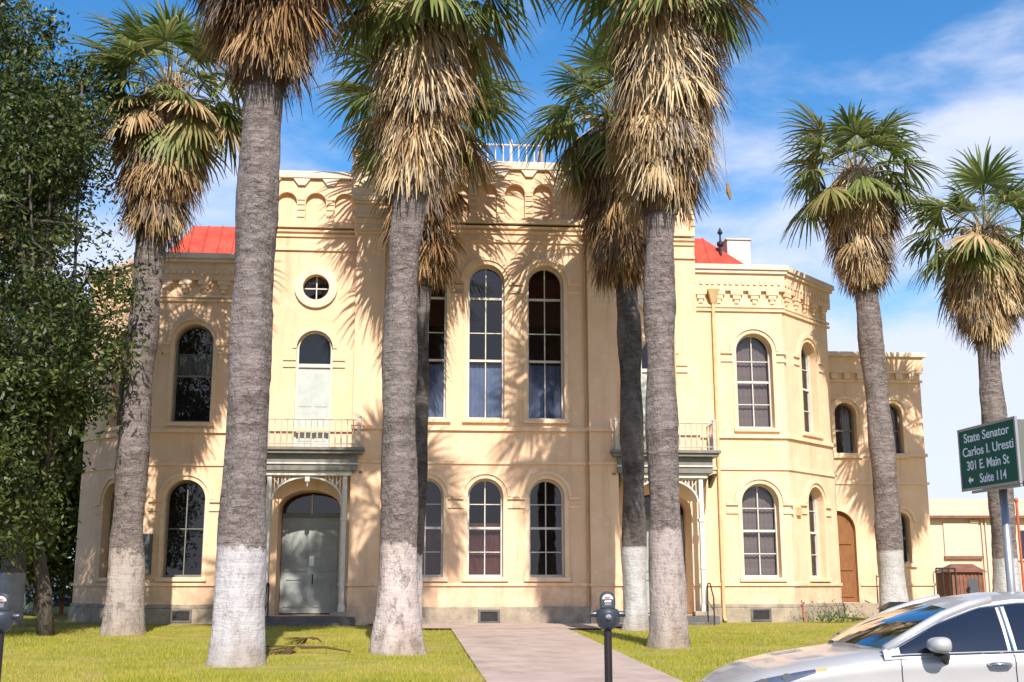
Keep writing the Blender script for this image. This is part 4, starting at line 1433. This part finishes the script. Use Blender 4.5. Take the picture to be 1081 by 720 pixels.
# ------------------------------------------------------------------ parking meters
def meter(px, py_top, Y, label):
    p = at(px, py_top, Y)
    H = p.z - .15
    root = empty('parking_meter', (p.x, Y, .15))
    tag(root, label, 'parking meter', 'parking meters along the kerb')
    b = MB()
    b.tube([(0, 0, 0), (0, 0, H - .36)], .042, 14)
    b.lathe([(.09, 0), (.085, .03), (.05, .06)], (0, 0, 0), 16)
    b.build('post', M['meterpost'], root, smooth=False)
    b = MB()                                               # coin vault housing
    b.lathe([(.055, H - .40), (.10, H - .37), (.125, H - .30), (.128, H - .215), (.11, H - .19), (.06, H - .18)], (0, 0, 0), 24)
    for s in (-1, 1):
        b.tube([(s * .10, 0, H - .24), (s * .19, 0, H - .24)], [.035, .03], 10)
    v = b.build('coin_housing', M['meterhead'], root, smooth=True, bevel=.004)
    b = MB(); b.lathe([(.03, 0), (.03, .01), (.012, .012)], (0, 0, 0), 14)
    k = b.build('lock', M['chrome'], v); k.location = (0, -.128, H - .27); k.rotation_euler = (R(90), 0, 0)
    # head: rounded body with a domed top
    b = MB()
    prof = [(-.075, .0), (.075, .0), (.082, .06)] + [(.082 * math.cos(a), .10 + .085 * math.sin(a)) for a in [R(x) for x in range(0, 181, 15)]] + [(-.082, .06)]
    vs = []
    for yy, s in ((-.055, .86), (-.045, 1), (.045, 1), (.055, .86)):
        vs += [(x * s, yy, H - .185 + (z - .09) * s + .09) for x, z in prof]
    m = len(prof)
    fs = [(j * m + i, j * m + (i + 1) % m, (j + 1) * m + (i + 1) % m, (j + 1) * m + i) for j in range(3) for i in range(m)]
    fs += [tuple(range(m - 1, -1, -1)), tuple(3 * m + i for i in range(m))]
    b.add(vs, fs)
    h = b.build('head', M['meterhead'], root, smooth=False)
    b = MB()
    c = [(.06 * math.cos(a), H - .085 + .055 * math.sin(a)) for a in [R(x) for x in range(0, 181, 12)]]
    b.add([(x, -.0565, z) for x, z in c], [tuple(range(len(c)))])
    b.build('display_window', M['lens'], h)
    b = MB(); b.box(-.035, .035, -.062, -.055, H - .15, H - .105); b.build('coin_plate', M['chrome'], h, bevel=.002)
    b = MB(); b.box(-.03, .02, -.0575, -.0567, H - .08, H - .06); b.build('red_flag', M['redpaint'], h)
meter(641, 624, 12.9, 'dark grey parking meter in front of the concrete walk')
meter(4, 626, 12.7, 'parking meter cut off by the left edge of the picture')

# ------------------------------------------------------------------ cars
def I(x, xs, ys):
    return float(np.interp(x, xs, ys))

def make_car(label, paint, loc, rz=0.0, group=None, grime=None):
    root = empty('parked_car', loc, rz)
    tag(root, label, 'car', group)
    Lc = 4.87
    ss = sorted(set([round(x, 3) for x in np.concatenate([np.linspace(0, .3, 9), np.linspace(.3, 4.6, 62), np.linspace(4.6, Lc, 9)])]))
    def sm(xs, ys):
        g = np.linspace(0, Lc, 400)
        y = np.interp(g, xs, ys)
        k = np.hanning(23); k /= k.sum()
        y2 = np.convolve(np.pad(y, 11, mode='edge'), k, 'valid')
        return lambda s: float(np.interp(s, g, y2))
    hw = sm([0, .05, .15, .35, .7, 1.2, 3.6, 4.3, 4.7, 4.87], [.50, .62, .74, .85, .905, .925, .925, .89, .80, .66])
    zs = sm([0, .1, .35, .7, 1.2, 1.5, 2.4, 3.5, 4.4, 4.75, 4.87], [.60, .67, .77, .845, .925, .955, .98, 1.02, 1.02, .99, .92])
    zt = sm([0, .1, .35, .7, 1.2, 1.45, 4.2, 4.7, 4.87], [.66, .74, .845, .92, .995, 1.035, 1.10, 1.07, .98])
    zl = sm([0, .2, .6, 4.4, 4.87], [.34, .22, .19, .22, .40])
    def sec(s):
        w, a, t, l = hw(s), zs(s), zt(s), zl(s)
        return [(w * .90, l), (w * .985, l + .12), (w, l + (a - l) * .42), (w * .998, l + (a - l) * .62), (w * .985, l + (a - l) * .84), (w * .992, a - .075), (w * .975, a - .03), (w * .93, a + .004),
                (w * .80, a + (t - a) * .55), (w * .62, a + (t - a) * .80), (w * .38, t - .012), (w * .15, t - .002), (0, t)]
    def surf(s, k, side, off=0.0):
        S = sec(s)
        y, z = S[k]
        k0, k1 = max(k - 1, 0), min(k + 1, len(S) - 1)
        ty, tz = S[k1][0] - S[k0][0], S[k1][1] - S[k0][1]
        ln = math.hypot(ty, tz) or 1
        return Vector((s, side * (y + tz / ln * off), z - ty / ln * off))
    b = MB()
    nk = len(sec(1.0))
    for side in (-1, 1):
        vs = [surf(s, k, side) for s in ss for k in range(nk)]
        fs = [(i * nk + k, (i + 1) * nk + k, (i + 1) * nk + k + 1, i * nk + k + 1) for i in range(len(ss) - 1) for k in range(nk - 1)]
        if side > 0: fs = [f[::-1] for f in fs]
        n0 = len(fs)
        fs += [tuple(range(nk)), tuple((len(ss) - 1) * nk + k for k in range(nk))]
        b.add(vs, fs)
    body = b.build('body', paint, root, smooth=True)
    # greenhouse shell: roof, pillars
    topz = lambda s: I(s, [1.36, 1.48, 1.86, 2.26, 2.6, 2.9, 3.3, 3.7, 4.05, 4.35], [1.00, 1.07, 1.25, 1.385, 1.425, 1.43, 1.405, 1.335, 1.21, 1.09])
    ysd = lambda z: .875 - (z - .98) * .60
    sb = [1.36 + (4.35 - 1.36) * i / 60 for i in range(61)]
    b = MB()
    for side in (-1, 1):
        vs = []
        for s in sb:
            z1 = topz(s)
            z0 = zs(s) - .02
            for k in range(7):
                z = z0 + (max(z1, z0 + .005) - z0) * k / 6
                bulge = .018 * math.sin(PI * k / 6)
                vs.append((s, side * (ysd(z) + bulge), z))
        fs = [(i * 7 + k, (i + 1) * 7 + k, (i + 1) * 7 + k + 1, i * 7 + k + 1) for i in range(60) for k in range(6)]
        if side > 0: fs = [f[::-1] for f in fs]
        b.add(vs, fs)
    b.build('side_frame', paint, body, smooth=True)
    b = MB()
    sr = [2.08 + (3.62 - 2.08) * i / 24 for i in range(25)]
    vs = []
    m = 16
    for s in sr:
        e = topz(s)
        crown_h = I(s, [2.0, 2.4, 2.9, 3.5, 3.7], [.03, .05, .055, .045, .03])
        for j in range(m + 1):
            v = -1 + 2 * j / m
            se = s
            vs.append((se - .10 * (1 - v * v) * (1 if s < 2.3 else 0) * (2.3 - s) / .3, v * (ysd(e) + .004), e + crown_h * (1 - abs(v) ** 2.4)))
    b.add(vs, [(i * (m + 1) + j, i * (m + 1) + j + 1, (i + 1) * (m + 1) + j + 1, (i + 1) * (m + 1) + j) for i in range(24) for j in range(m)])
    b.build('roof', paint, body, smooth=True)
    def shield(name, sb0, bow0, zb0, yb0, st0, zt0, bow1, mat):
        b = MB()
        vs = []
        nr_ = 10
        for i in range(nr_ + 1):
            t = i / nr_
            for j in range(m + 1):
                v = -1 + 2 * j / m
                p0 = Vector((sb0 + bow0 * v * v, v * yb0, zb0 - .045 * v * v))
                e = topz(st0)
                p1 = Vector((st0 + bow1 * (1 - v * v), v * (ysd(e) - .035), zt0 - .055 * v * v))
                q = p0.lerp(p1, t)
                q.z += .035 * math.sin(PI * t)
                vs.append(q)
        b.add(vs, [(i * (m + 1) + j, i * (m + 1) + j + 1, (i + 1) * (m + 1) + j + 1, (i + 1) * (m + 1) + j) for i in range(nr_) for j in range(m)])
        return b.build(name, mat, root, smooth=True)
    shield('windscreen', 1.18, .26, 1.045, .80, 2.10, 1.375, -.10, M['windscreen'])
    shield('rear_window', 4.30, -.12, 1.10, .74, 3.60, 1.40, .06, M['carglass'])
    # pillars joining screen and side
    for side in (-1, 1):
        b = MB()
        pts = [Vector((1.40, side * .83, 1.0)), Vector((1.72, side * .755, 1.175)), Vector((1.94, side * .70, 1.285)), Vector((2.18, side * .645, 1.368)), Vector((2.40, side * .62, 1.425))]
        b.tube(pts, [.05, .04, .038, .04, .035], 8)
        b.build('pillar', paint, body, smooth=True)
    # dark cabin seen through the screen
    b = MB(); b.box(1.75, 4.1, -.72, .72, .55, 1.02); b.box(1.42, 1.78, -.70, .70, .7, 1.0)
    for y in (-.36, .36):
        b.box(2.55, 2.70, y - .22, y + .22, 1.02, 1.16); b.box(2.58, 2.68, y - .12, y + .12, 1.16, 1.32)
    b.build('cabin', M['blackplastic'], root, bevel=.04)
    # side glass, proud of the frame
    for side in (-1, 1):
        for (s0, s1, nm) in ((1.50, 2.42, 'front_window'), (2.50, 3.36, 'rear_door_window'), (3.40, 3.78, 'quarter_window')):
            b = MB()
            n = 18
            vs = []
            for i in range(n + 1):
                s = s0 + (s1 - s0) * i / n
                z0 = zs(s) + .022
                z1 = max(topz(s) - .050, z0 + .004)
                for k in range(7):
                    z = z0 + (z1 - z0) * k / 6
                    kk = (z - zs(s) + .02) / (topz(s) - zs(s) + .02)
                    vs.append((s, side * (ysd(z) + .018 * math.sin(PI * kk) + .006), z))
            fs = [(i * 7 + k, (i + 1) * 7 + k, (i + 1) * 7 + k + 1, i * 7 + k + 1) for i in range(n) for k in range(6)]
            b.add(vs, fs if side < 0 else [f[::-1] for f in fs])
            b.build(nm, M['carglass'], root, smooth=True)
        b = MB()                                           # bright window surround
        tp = [Vector((s, side * (ysd(topz(s) - .035) + .020), topz(s) - .038)) for s in np.linspace(1.46, 3.85, 30)]
        b.tube(tp, .009, 6)
        bt = [Vector((s, side * (ysd(zs(s)) + .010), zs(s) + .010)) for s in np.linspace(1.42, 3.85, 20)]
        b.tube(bt, .008, 6)
        b.tube([Vector((2.46, side * (ysd(zs(2.46)) + .016), zs(2.46) + .015)), Vector((2.46, side * (ysd(1.37) + .016), topz(2.46) - .05))], .011, 6)
        b.build('window_trim', M['chrome'], body)
        # door handle and door seam
        for s in (2.22, 3.22):
            b = MB()
            z = zs(s) - .085
            y = side * (hw(s) + .012)
            b.tube([(s, y - side * .02, z), (s + .03, y + side * .02, z + .004), (s + .10, y + side * .028, z + .006), (s + .17, y + side * .022, z + .004), (s + .20, y - side * .02, z)], [.012, .017, .018, .017, .012], 8)
            b.build('door_handle', M['chrome'], root, smooth=True)
        b = MB()
        for s in (1.50, 2.46, 3.45):
            pts = [surf(s, k, side, .0015) for k in range(1, 8)]
            b.tube(pts, .0045, 4)
        b.build('door_seam', M['blackplastic'], body)
        # mirror
        b = MB()
        c = Vector((1.80, side * 1.03, 1.055))
        vs, fs = [], []
        nu, nv = 14, 10
        for i in range(nv + 1):
            th = PI * i / nv
            for k in range(nu):
                ph = 2 * PI * k / nu
                x, y, z = math.cos(ph) * math.sin(th), math.sin(ph) * math.sin(th), math.cos(th)
                sx = .11 if x < 0 else .075
                pw = lambda q, e: math.copysign(abs(q) ** e, q)
                vs.append(c + Vector((pw(x, .8) * sx, pw(y, .75) * .125 , pw(z, .75) * (.066 + .012 * side * y))))
        for i in range(nv):
            for k in range(nu):
                fs.append((i * nu + k, i * nu + (k + 1) % nu, (i + 1) * nu + (k + 1) % nu, (i + 1) * nu + k))
        b.add(vs, fs)
        mo = b.build('wing_mirror', paint, root, smooth=True)
        b = MB(); b.tube([(1.88, side * .90, .90), (1.86, side * .95, .955), (1.80, side * 1.02, 1.0), (1.76, side * 1.06, 1.02)], [.022, .04, .05, .06], 8)
        b.build('mirror_arm', M['blackplastic'], mo, smooth=True)
        # headlight: part of the body skin, set proud
        b = MB()
        s_l = np.linspace(.06, .88, 18)
        k0s, k1s = 4, 8
        vs = []
        for s in s_l:
            f = (s - .06) / .82
            S = [surf(s, k, side, .007) for k in range(3, 9)]
            lo, hi = .9 + 2.1 * f, 3.75 - .30 * f
            for j in range(6):
                t = lo + (hi - lo) * j / 5
                i0 = min(int(t), 4)
                vs.append(S[i0].lerp(S[i0 + 1], t - i0))
        fs = [(i * 6 + j, (i + 1) * 6 + j, (i + 1) * 6 + j + 1, i * 6 + j + 1) for i in range(17) for j in range(5)]
        if side > 0: fs = [f[::-1] for f in fs]
        b.add(vs[:16 * 6], [f for f in fs if max(f) < 16 * 6])
        hl = b.build('headlight', M['lampglass'], root, smooth=True)
        b = MB()
        for q, rr in ((3, .05), (6, .055), (10, .045)):
            c = vs[q * 6 + 3]
            b.add([c + Vector((math.cos(a) * rr, side * -.0 + (-.006 if side < 0 else .006), math.sin(a) * rr * .7)) for a in np.linspace(0, 2 * PI, 13)[:-1]], [tuple(range(12))])
        b.build('lamp_reflector', M['chrome'], hl)
        b = MB()
        b.add(vs[15 * 6:], [tuple(i - 90 for i in f) for f in fs if min(f) >= 90])
        b.build('side_marker', M['amber'], hl, smooth=True)
        # tail light
        b = MB()
        vs = [surf(s, k, side, .007) for s in np.linspace(4.35, 4.85, 8) for k in (4, 5, 6, 7)]
        fs = [(i * 4 + j, (i + 1) * 4 + j, (i + 1) * 4 + j + 1, i * 4 + j + 1) for i in range(7) for j in range(3)]
        b.add(vs, fs if side < 0 else [f[::-1] for f in fs])
        b.build('tail_light', M['redpaint'], root, smooth=True)
        for s in (.97, 3.82):
            b = MB()
            prof = [(.20, -.10), (.32, -.11), (.335, -.08), (.335, .08), (.32, .11), (.20, .10)]
            b.lathe(prof, (0, 0, 0), 28)
            wv = b.build('tyre', M['tyre'], root, smooth=False)
            wv.name = 'wheel'
            wv.location = (s, side * .835, .335)
            wv.rotation_euler = (R(90), 0, 0)
            b = MB(); b.lathe([(.05, .118), (.19, .10), (.215, .112), (.215, -.112), (.19, -.10), (.05, -.118)], (0, 0, 0), 28)
            b.build('rim', M['galv'], wv)
            b = MB()
            ring_in = [(s + .37 * math.cos(a), .34 + .37 * math.sin(a)) for a in np.linspace(0, PI, 20)]
            ring_out = [(s + .395 * math.cos(a), .34 + .395 * math.sin(a)) for a in np.linspace(0, PI, 20)]
            vs = [(x, side * (hw(s) + .006), z) for x, z in ring_in] + [(x, side * (hw(s) + .006), z) for x, z in ring_out]
            b.add(vs, [(i, i + 1, 20 + i + 1, 20 + i) for i in range(19)])
            vs = [(x, side * (hw(s) + .003), z) for x, z in ring_in]
            b.add(vs, [tuple(range(20))])
            b.build('wheel_arch', M['blackplastic'], body)
    # grille, cowl, wipers
    b = MB()
    for k in range(5):
        z = .50 + .04 * k
        b.tube([(-.0, -.50, z), (-.035, 0, z), (-.0, .50, z)], .012, 6)
    b.build('grille', M['chrome'], root)
    b = MB()
    for (y0, y1) in ((-.62, -.05), (.0, .55)):
        b.tube([(1.40 + .25 * abs(y0), y0, 1.075 - .03 * y0 * y0), (1.37, y1, 1.085)], .010, 6)
    b.build('wiper', M['blackplastic'], root)
    return root

xf = at(745, 690, 11.1).x
car = make_car('silver saloon car parked at the kerb in the lower right corner', M['silver'], (xf, 11.12, 0), 0)

# ------------------------------------------------------------------ street sign
def sign():
    Yl, Yr = 14.4, 13.15
    tl, tr = at(1011, 457, Yl), at(1070, 438.5, Yr)
    bl, br = at(1012, 518.5, Yl), at(1071, 508.5, Yr)
    zt_, zb_ = (tl.z + tr.z) / 2, (bl.z + br.z) / 2
    d = Vector((tr.x - tl.x, tr.y - tl.y, 0))
    Wd = d.length
    az = math.atan2(d.y, d.x)
    Hh = zt_ - zb_
    print('sign', Wd, Hh, math.degrees(az), tl.z, tr.z, bl.z, br.z)
    root = empty('street_sign', (tl.x, tl.y, .15), az)
    tag(root, 'green box sign with white lettering on a steel pole above the silver car', 'sign')
    z0, z1 = zb_ - .15, zt_ - .15
    T = .30
    b = MB(); b.box(.02, Wd - .02, .012, T - .012, z0 + .02, z1 - .02)
    bx = b.build('sign_box', M['signframe'], root)
    b = MB()
    for y in (0.0, T - .03):
        b.box(0, Wd, y, y + .03, z1 - .018, z1 + .012); b.box(0, Wd, y, y + .03, z0 - .012, z0 + .018)
        b.box(-.012, .015, y, y + .03, z0 - .012, z1 + .012); b.box(Wd - .015, Wd + .012, y, y + .03, z0 - .012, z1 + .012)
    b.box(.15, Wd - .05, .04, .07, z0 - .045, z0 - .014)
    b.build('frame', M['galv'], bx)
    b = MB(); b.box(.016, Wd - .016, .006, .0115, z0 + .018, z1 - .018)
    b.build('sign_face', M['signgreen'], root)
    rows = [('State Senator', .10, .90), ('Carlos I. Uresti', .06, .95), ('301 E. Main St', .12, .86), ('Suite 114', .34, .80)]
    rh = (Hh - .06) / 4.0
    for i, (s, f0, f1) in enumerate(rows):
        cu = bpy.data.curves.new('lettering', 'FONT')
        cu.body = s
        cu.size = 1
        cu.extrude = .002
        cu.offset = .012
        o = bpy.data.objects.new('lettering', cu)
        col.objects.link(o)
        o.data.materials.append(M['signwhite'])
        bpy.context.view_layer.update()
        wid, hei = o.dimensions.x, .72
        me = bpy.data.meshes.new_from_object(o.evaluated_get(bpy.context.evaluated_depsgraph_get()))
        bpy.data.objects.remove(o)
        o = bpy.data.objects.new('lettering', me)
        col.objects.link(o)
        o.parent = root
        o.rotation_euler = (R(90), 0, 0)
        sx = (f1 - f0) * Wd / wid
        sz = rh * .66 / hei
        o.scale = (sx, sz, 1)
        o.location = (f0 * Wd, .002, z1 - .03 - rh * (i + 1) + rh * .20)
    b = MB()
    ax, az_ = .17 * Wd, z1 - .03 - rh * 3.52
    k = rh * .30
    b.add([(ax - k * 1.1, .003, az_), (ax, .003, az_ - k), (ax, .003, az_ - k * .35), (ax + k * 1.3, .003, az_ - k * .35), (ax + k * 1.3, .003, az_ + k * .35), (ax, .003, az_ + k * .35), (ax, .003, az_ + k)], [(0, 1, 2, 3, 4, 5, 6)])
    b.build('arrow', M['signwhite'], root)
    b = MB()
    pc = at(1049, 560, 13.75) - Vector((tl.x, tl.y, .15))
    px = pc.x * math.cos(az) + pc.y * math.sin(az)
    py = -pc.x * math.sin(az) + pc.y * math.cos(az)
    b.tube([(px, T / 2, 0), (px, T / 2, z0 + .01)], .048, 14)
    b.build('pole', M['galv'], root, smooth=True)
sign()

# ------------------------------------------------------------------ small things by the right wing
def utility():
    Y = 31.0
    p = at(949, 640, Y)
    root = empty('utility_box', (p.x, Y, lawn_z(Y)))
    tag(root, 'small dark utility box with sloped lid beside the white-footed palm', 'utility box')
    b = MB(); b.box(-.42, .42, -.3, .3, 0, .62); b.build('cabinet', M['bluegrey'], root, bevel=.02)
    b = MB(); b.add([(-.48, -.36, .62), (.48, -.36, .62), (.48, .36, .62), (-.48, .36, .62), (-.22, -.05, .80), (.36, -.05, .80), (.36, .1, .80), (-.22, .1, .80)], [(0, 1, 5, 4), (1, 2, 6, 5), (2, 3, 7, 6), (3, 0, 4, 7), (4, 5, 6, 7), (3, 2, 1, 0)])
    b.build('lid', M['blackplastic'], root)
utility()
def weed():
    Y = 38.0
    p = at(880, 645, Y)
    root = empty('wall_weed', (p.x, Y, lawn_z(Y)))
    tag(root, 'scruffy green weed clump at the foot of the right canted wall', 'plant')
    rg_ = random.Random(8)
    b = MB()
    for i in range(420):
        x, y = rg_.gauss(0, .5), rg_.gauss(0, .2)
        z = abs(rg_.gauss(0, .22))
        n = Vector((rg_.uniform(-1, 1), rg_.uniform(-1, .3), rg_.uniform(0, 1))).normalized()
        a = n.orthogonal().normalized(); c = n.cross(a)
        q = Vector((x, y, z + .03)); s = rg_.uniform(.03, .075)
        b.add([q - a * s, q + c * s * .4, q + a * s, q - c * s * .4], [(0, 1, 2, 3)])
    b.build('foliage', M['weed'], root)
    b = MB()
    for i in range(5):
        x = rg_.uniform(-.4, .3)
        b.tube([(x, 0, 0), (x + rg_.uniform(-.1, .1), .0, .3), (x + rg_.uniform(-.25, .25), .0, .65)], [.014, .01, .005], 5)
    b.build('stem', M['bark'], root)
weed()

# ------------------------------------------------------------------ right background
def beige_building():
    Y = 62.0
    x0, x1 = at(980, 580, Y).x, at(1081, 580, Y).x + 22
    z1 = at(1030, 527, Y).z
    root = empty('low_building', (x0, Y, 0))
    tag(root, 'long low beige building beyond the palms at the right', 'building')
    W = x1 - x0
    f = Fr((0, 0), (W, 0))
    zb = at(1030, 547, Y).z
    b = MB(); b.box(0, W, 0, 14, 0, zb - .02); b.build('wall', M['beige'], root)
    b = MB(); b.box(-.1, W, -.25, 14.1, zb + .12, z1); fa = b.build('fascia', M['beige'], root)
    b = MB(); b.box(-.15, W, -.4, 0, zb - .02, zb + .117); b.build('eave', M['rust'], fa)
    def rx(px): return at(px, 580, Y).x - x0
    za, zc = at(1, 587, Y).z, at(1, 552, Y).z
    b = MB(); b.box(rx(997), rx(1034), -.09, -.001, za, zc); sh = b.build('roller_shutter', M['beige'], root)
    b = MB(); b.box(rx(996), rx(1036), -.14, -.002, za - .16, za - .003); b.build('shutter_sill', M['rust'], sh)
    b = MB(); b.box(rx(1025), rx(1034), -.16, -.095, at(1, 552, Y).z, at(1, 547, Y).z - .1); b.build('wall_lamp', M['pipe'], root)
    for px in (1037, 1041):
        b = MB(); b.box(rx(px), rx(px + 1.4), -.12, -.002, .1, zb - .03); b.build('pilaster', M['beige'], root)
    for px in (1076, 1110):
        b = MB(); b.box(rx(px), rx(px + 14), -.05, -.003, at(1, 590, Y).z, at(1, 560, Y).z); wd = b.build('window', M['carglass'], root)
        b = MB(); b.box(rx(px) - .1, rx(px + 14) + .1, -.12, -.055, at(1, 592, Y).z, at(1, 590, Y).z - .01); b.build('sill', M['beige'], wd)
beige_building()
def shed():
    Y = 50.0
    x0, x1 = at(1004, 610, Y).x, at(1040, 610, Y).x
    zt_, ze = at(1, 595, Y).z, at(1, 604, Y).z
    root = empty('small_shed', (x0, Y, 0))
    tag(root, 'rust brown shed with a shallow pitched roof in front of the beige building', 'shed')
    W = x1 - x0
    b = MB(); b.box(.05, W - .05, .05, 1.9, 0, ze - .01)
    for i in range(9):
        b.box(.05 + i * W / 9, .05 + i * W / 9 + .06, .02, .05, .1, ze - .05)
    b.build('wall', M['rust'], root)
    b = MB()
    b.add([(-.1, -.1, ze), (W + .1, -.1, ze), (W + .1, 2.0, ze), (-.1, 2.0, ze), (W * .25, .9, zt_), (W * .9, .9, zt_)], [(0, 1, 5, 4), (1, 2, 5), (2, 3, 4, 5), (3, 0, 4), (3, 2, 1, 0)])
    b.build('roof', M['rust'], root)
    b = MB(); b.box(W * .5, W * .78, -.0, .018, .1, ze - .25); b.build('door', M['bluegrey'], root)
shed()
def railing(px0, px1, pyt, Y, label, mat, n, name='metal_railing', cat='railing', slope=0.0, zb=0.1, bars=(0.5,)):
    x0, x1 = at(px0, pyt, Y).x, at(px1, pyt, Y).x
    z = at(px0, pyt, Y).z
    root = empty(name, (x0, Y, 0))
    tag(root, label, cat)
    b = MB()
    b.tube([(0, 0, z), (x1 - x0, 0, z + slope)], .035, 6)
    for f in bars:
        b.tube([(0, 0, zb + (z - zb) * f), (x1 - x0, 0, zb + (z - zb) * f + slope)], .028, 6)
    b.build('rail', mat, root)
    for i in range(n):
        b = MB()
        t = i / (n - 1)
        b.tube([((x1 - x0) * t, 0, -.05), ((x1 - x0) * t, 0, z + slope * t)], .032, 6)
        b.build('post', mat, root)
railing(988, 1008, 600, 44, 'black metal stair railing in front of the rust brown shed', M['iron'], 4)
def red_pole():
    Y = 46.0
    p = at(1079, 600, Y)
    root = empty('red_pole', (p.x, Y, 0))
    tag(root, 'slim red pole with a round cap at the right edge', 'pole')
    zt_ = at(1079, 530, Y).z
    b = MB(); b.tube([(0, 0, -.05), (0, 0, zt_)], .05, 10); b.build('shaft', M['redpaint'], root)
    b = MB(); b.lathe([(.06, 0), (.09, .05), (.07, .12), (.02, .16)], (0, 0, zt_), 12); b.build('cap', M['redpaint'], root)
red_pole()

# ------------------------------------------------------------------ left background
railing(19, 47, 622, 48, 'white pipe railing behind the left lawn', M['white'], 4, 'pipe_fence', 'fence', bars=(.35, .68))
def white_sign():
    Y = 47.0
    p = at(29, 609, Y)
    root = empty('notice_board', (p.x, Y, 0))
    tag(root, 'small blank white notice board on two posts at the far left', 'sign')
    w, h = 10 * Y / FPX, 9 * Y / FPX
    b = MB(); b.box(-w / 2, w / 2, -.03, .03, p.z - h / 2, p.z + h / 2); b.build('board', M['signpanel'], root, bevel=.01)
    for s in (-1, 1):
        b = MB(); b.tube([(s * w * .35, .05, -.05), (s * w * .35, .05, p.z + h / 2)], .03, 6); b.build('post', M['galv'], root)
white_sign()
def red_frame():
    Y = 46.0
    p0, p1 = at(65, 640, Y), at(76, 640, Y)
    root = empty('red_gateway', (p0.x, Y, 0))
    tag(root, 'red painted post frame with a white top bar by the building corner', 'gateway')
    zt_ = at(70, 606, Y).z
    for x in (0, p1.x - p0.x):
        b = MB(); b.box(x - .06, x + .06, -.06, .06, -.05, zt_ - .01); b.build('post', M['redpaint'], root)
    b = MB(); b.box(-.12, p1.x - p0.x + .25, -.09, .09, zt_, zt_ + .16); b.build('top_bar', M['signpanel'], root)
    b = MB(); b.box(.07, p1.x - p0.x - .07, -.03, .03, .9, 1.0); b.build('cross_rail', M['redpaint'], root)
red_frame()
make_car('dark blue car parked on the side street behind the white railing', M['bluecar'], (at(22, 640, 57).x - 1.2, 57, 0), 0, None)
make_car('pale grey car parked near the leafy tree at far left', M['greycar'], (at(-66, 640, 53).x, 53, 0), 0, None)
def far_house():
    Y = 85.0
    x0 = at(-60, 600, Y).x; x1 = at(44, 600, Y).x
    ze = at(10, 597, Y).z
    root = empty('distant_house', (x0, Y, 0))
    tag(root, 'low olive roofed house far away at the left edge', 'house')
    W = x1 - x0
    b = MB(); b.box(0, W, 0, 8, 0, ze); b.build('wall', M['beige'], root)
    b = MB(); b.add([(-.5, -.5, ze + .003), (W + .5, -.5, ze + .003), (W + .5, 8.5, ze + .003), (-.5, 8.5, ze + .003), (2, 4, ze + 1.5), (W - 2, 4, ze + 1.5)], [(0, 1, 5, 4), (1, 2, 5), (2, 3, 4, 5), (3, 0, 4), (3, 2, 1, 0)])
    b.build('roof', M['earth'], root)
    for i in range(3):
        b = MB(); b.box(1.2 + i * W / 3, 2.4 + i * W / 3, -.04, -.003, .9, 2.1); b.build('window', M['carglass'], root)
far_house()
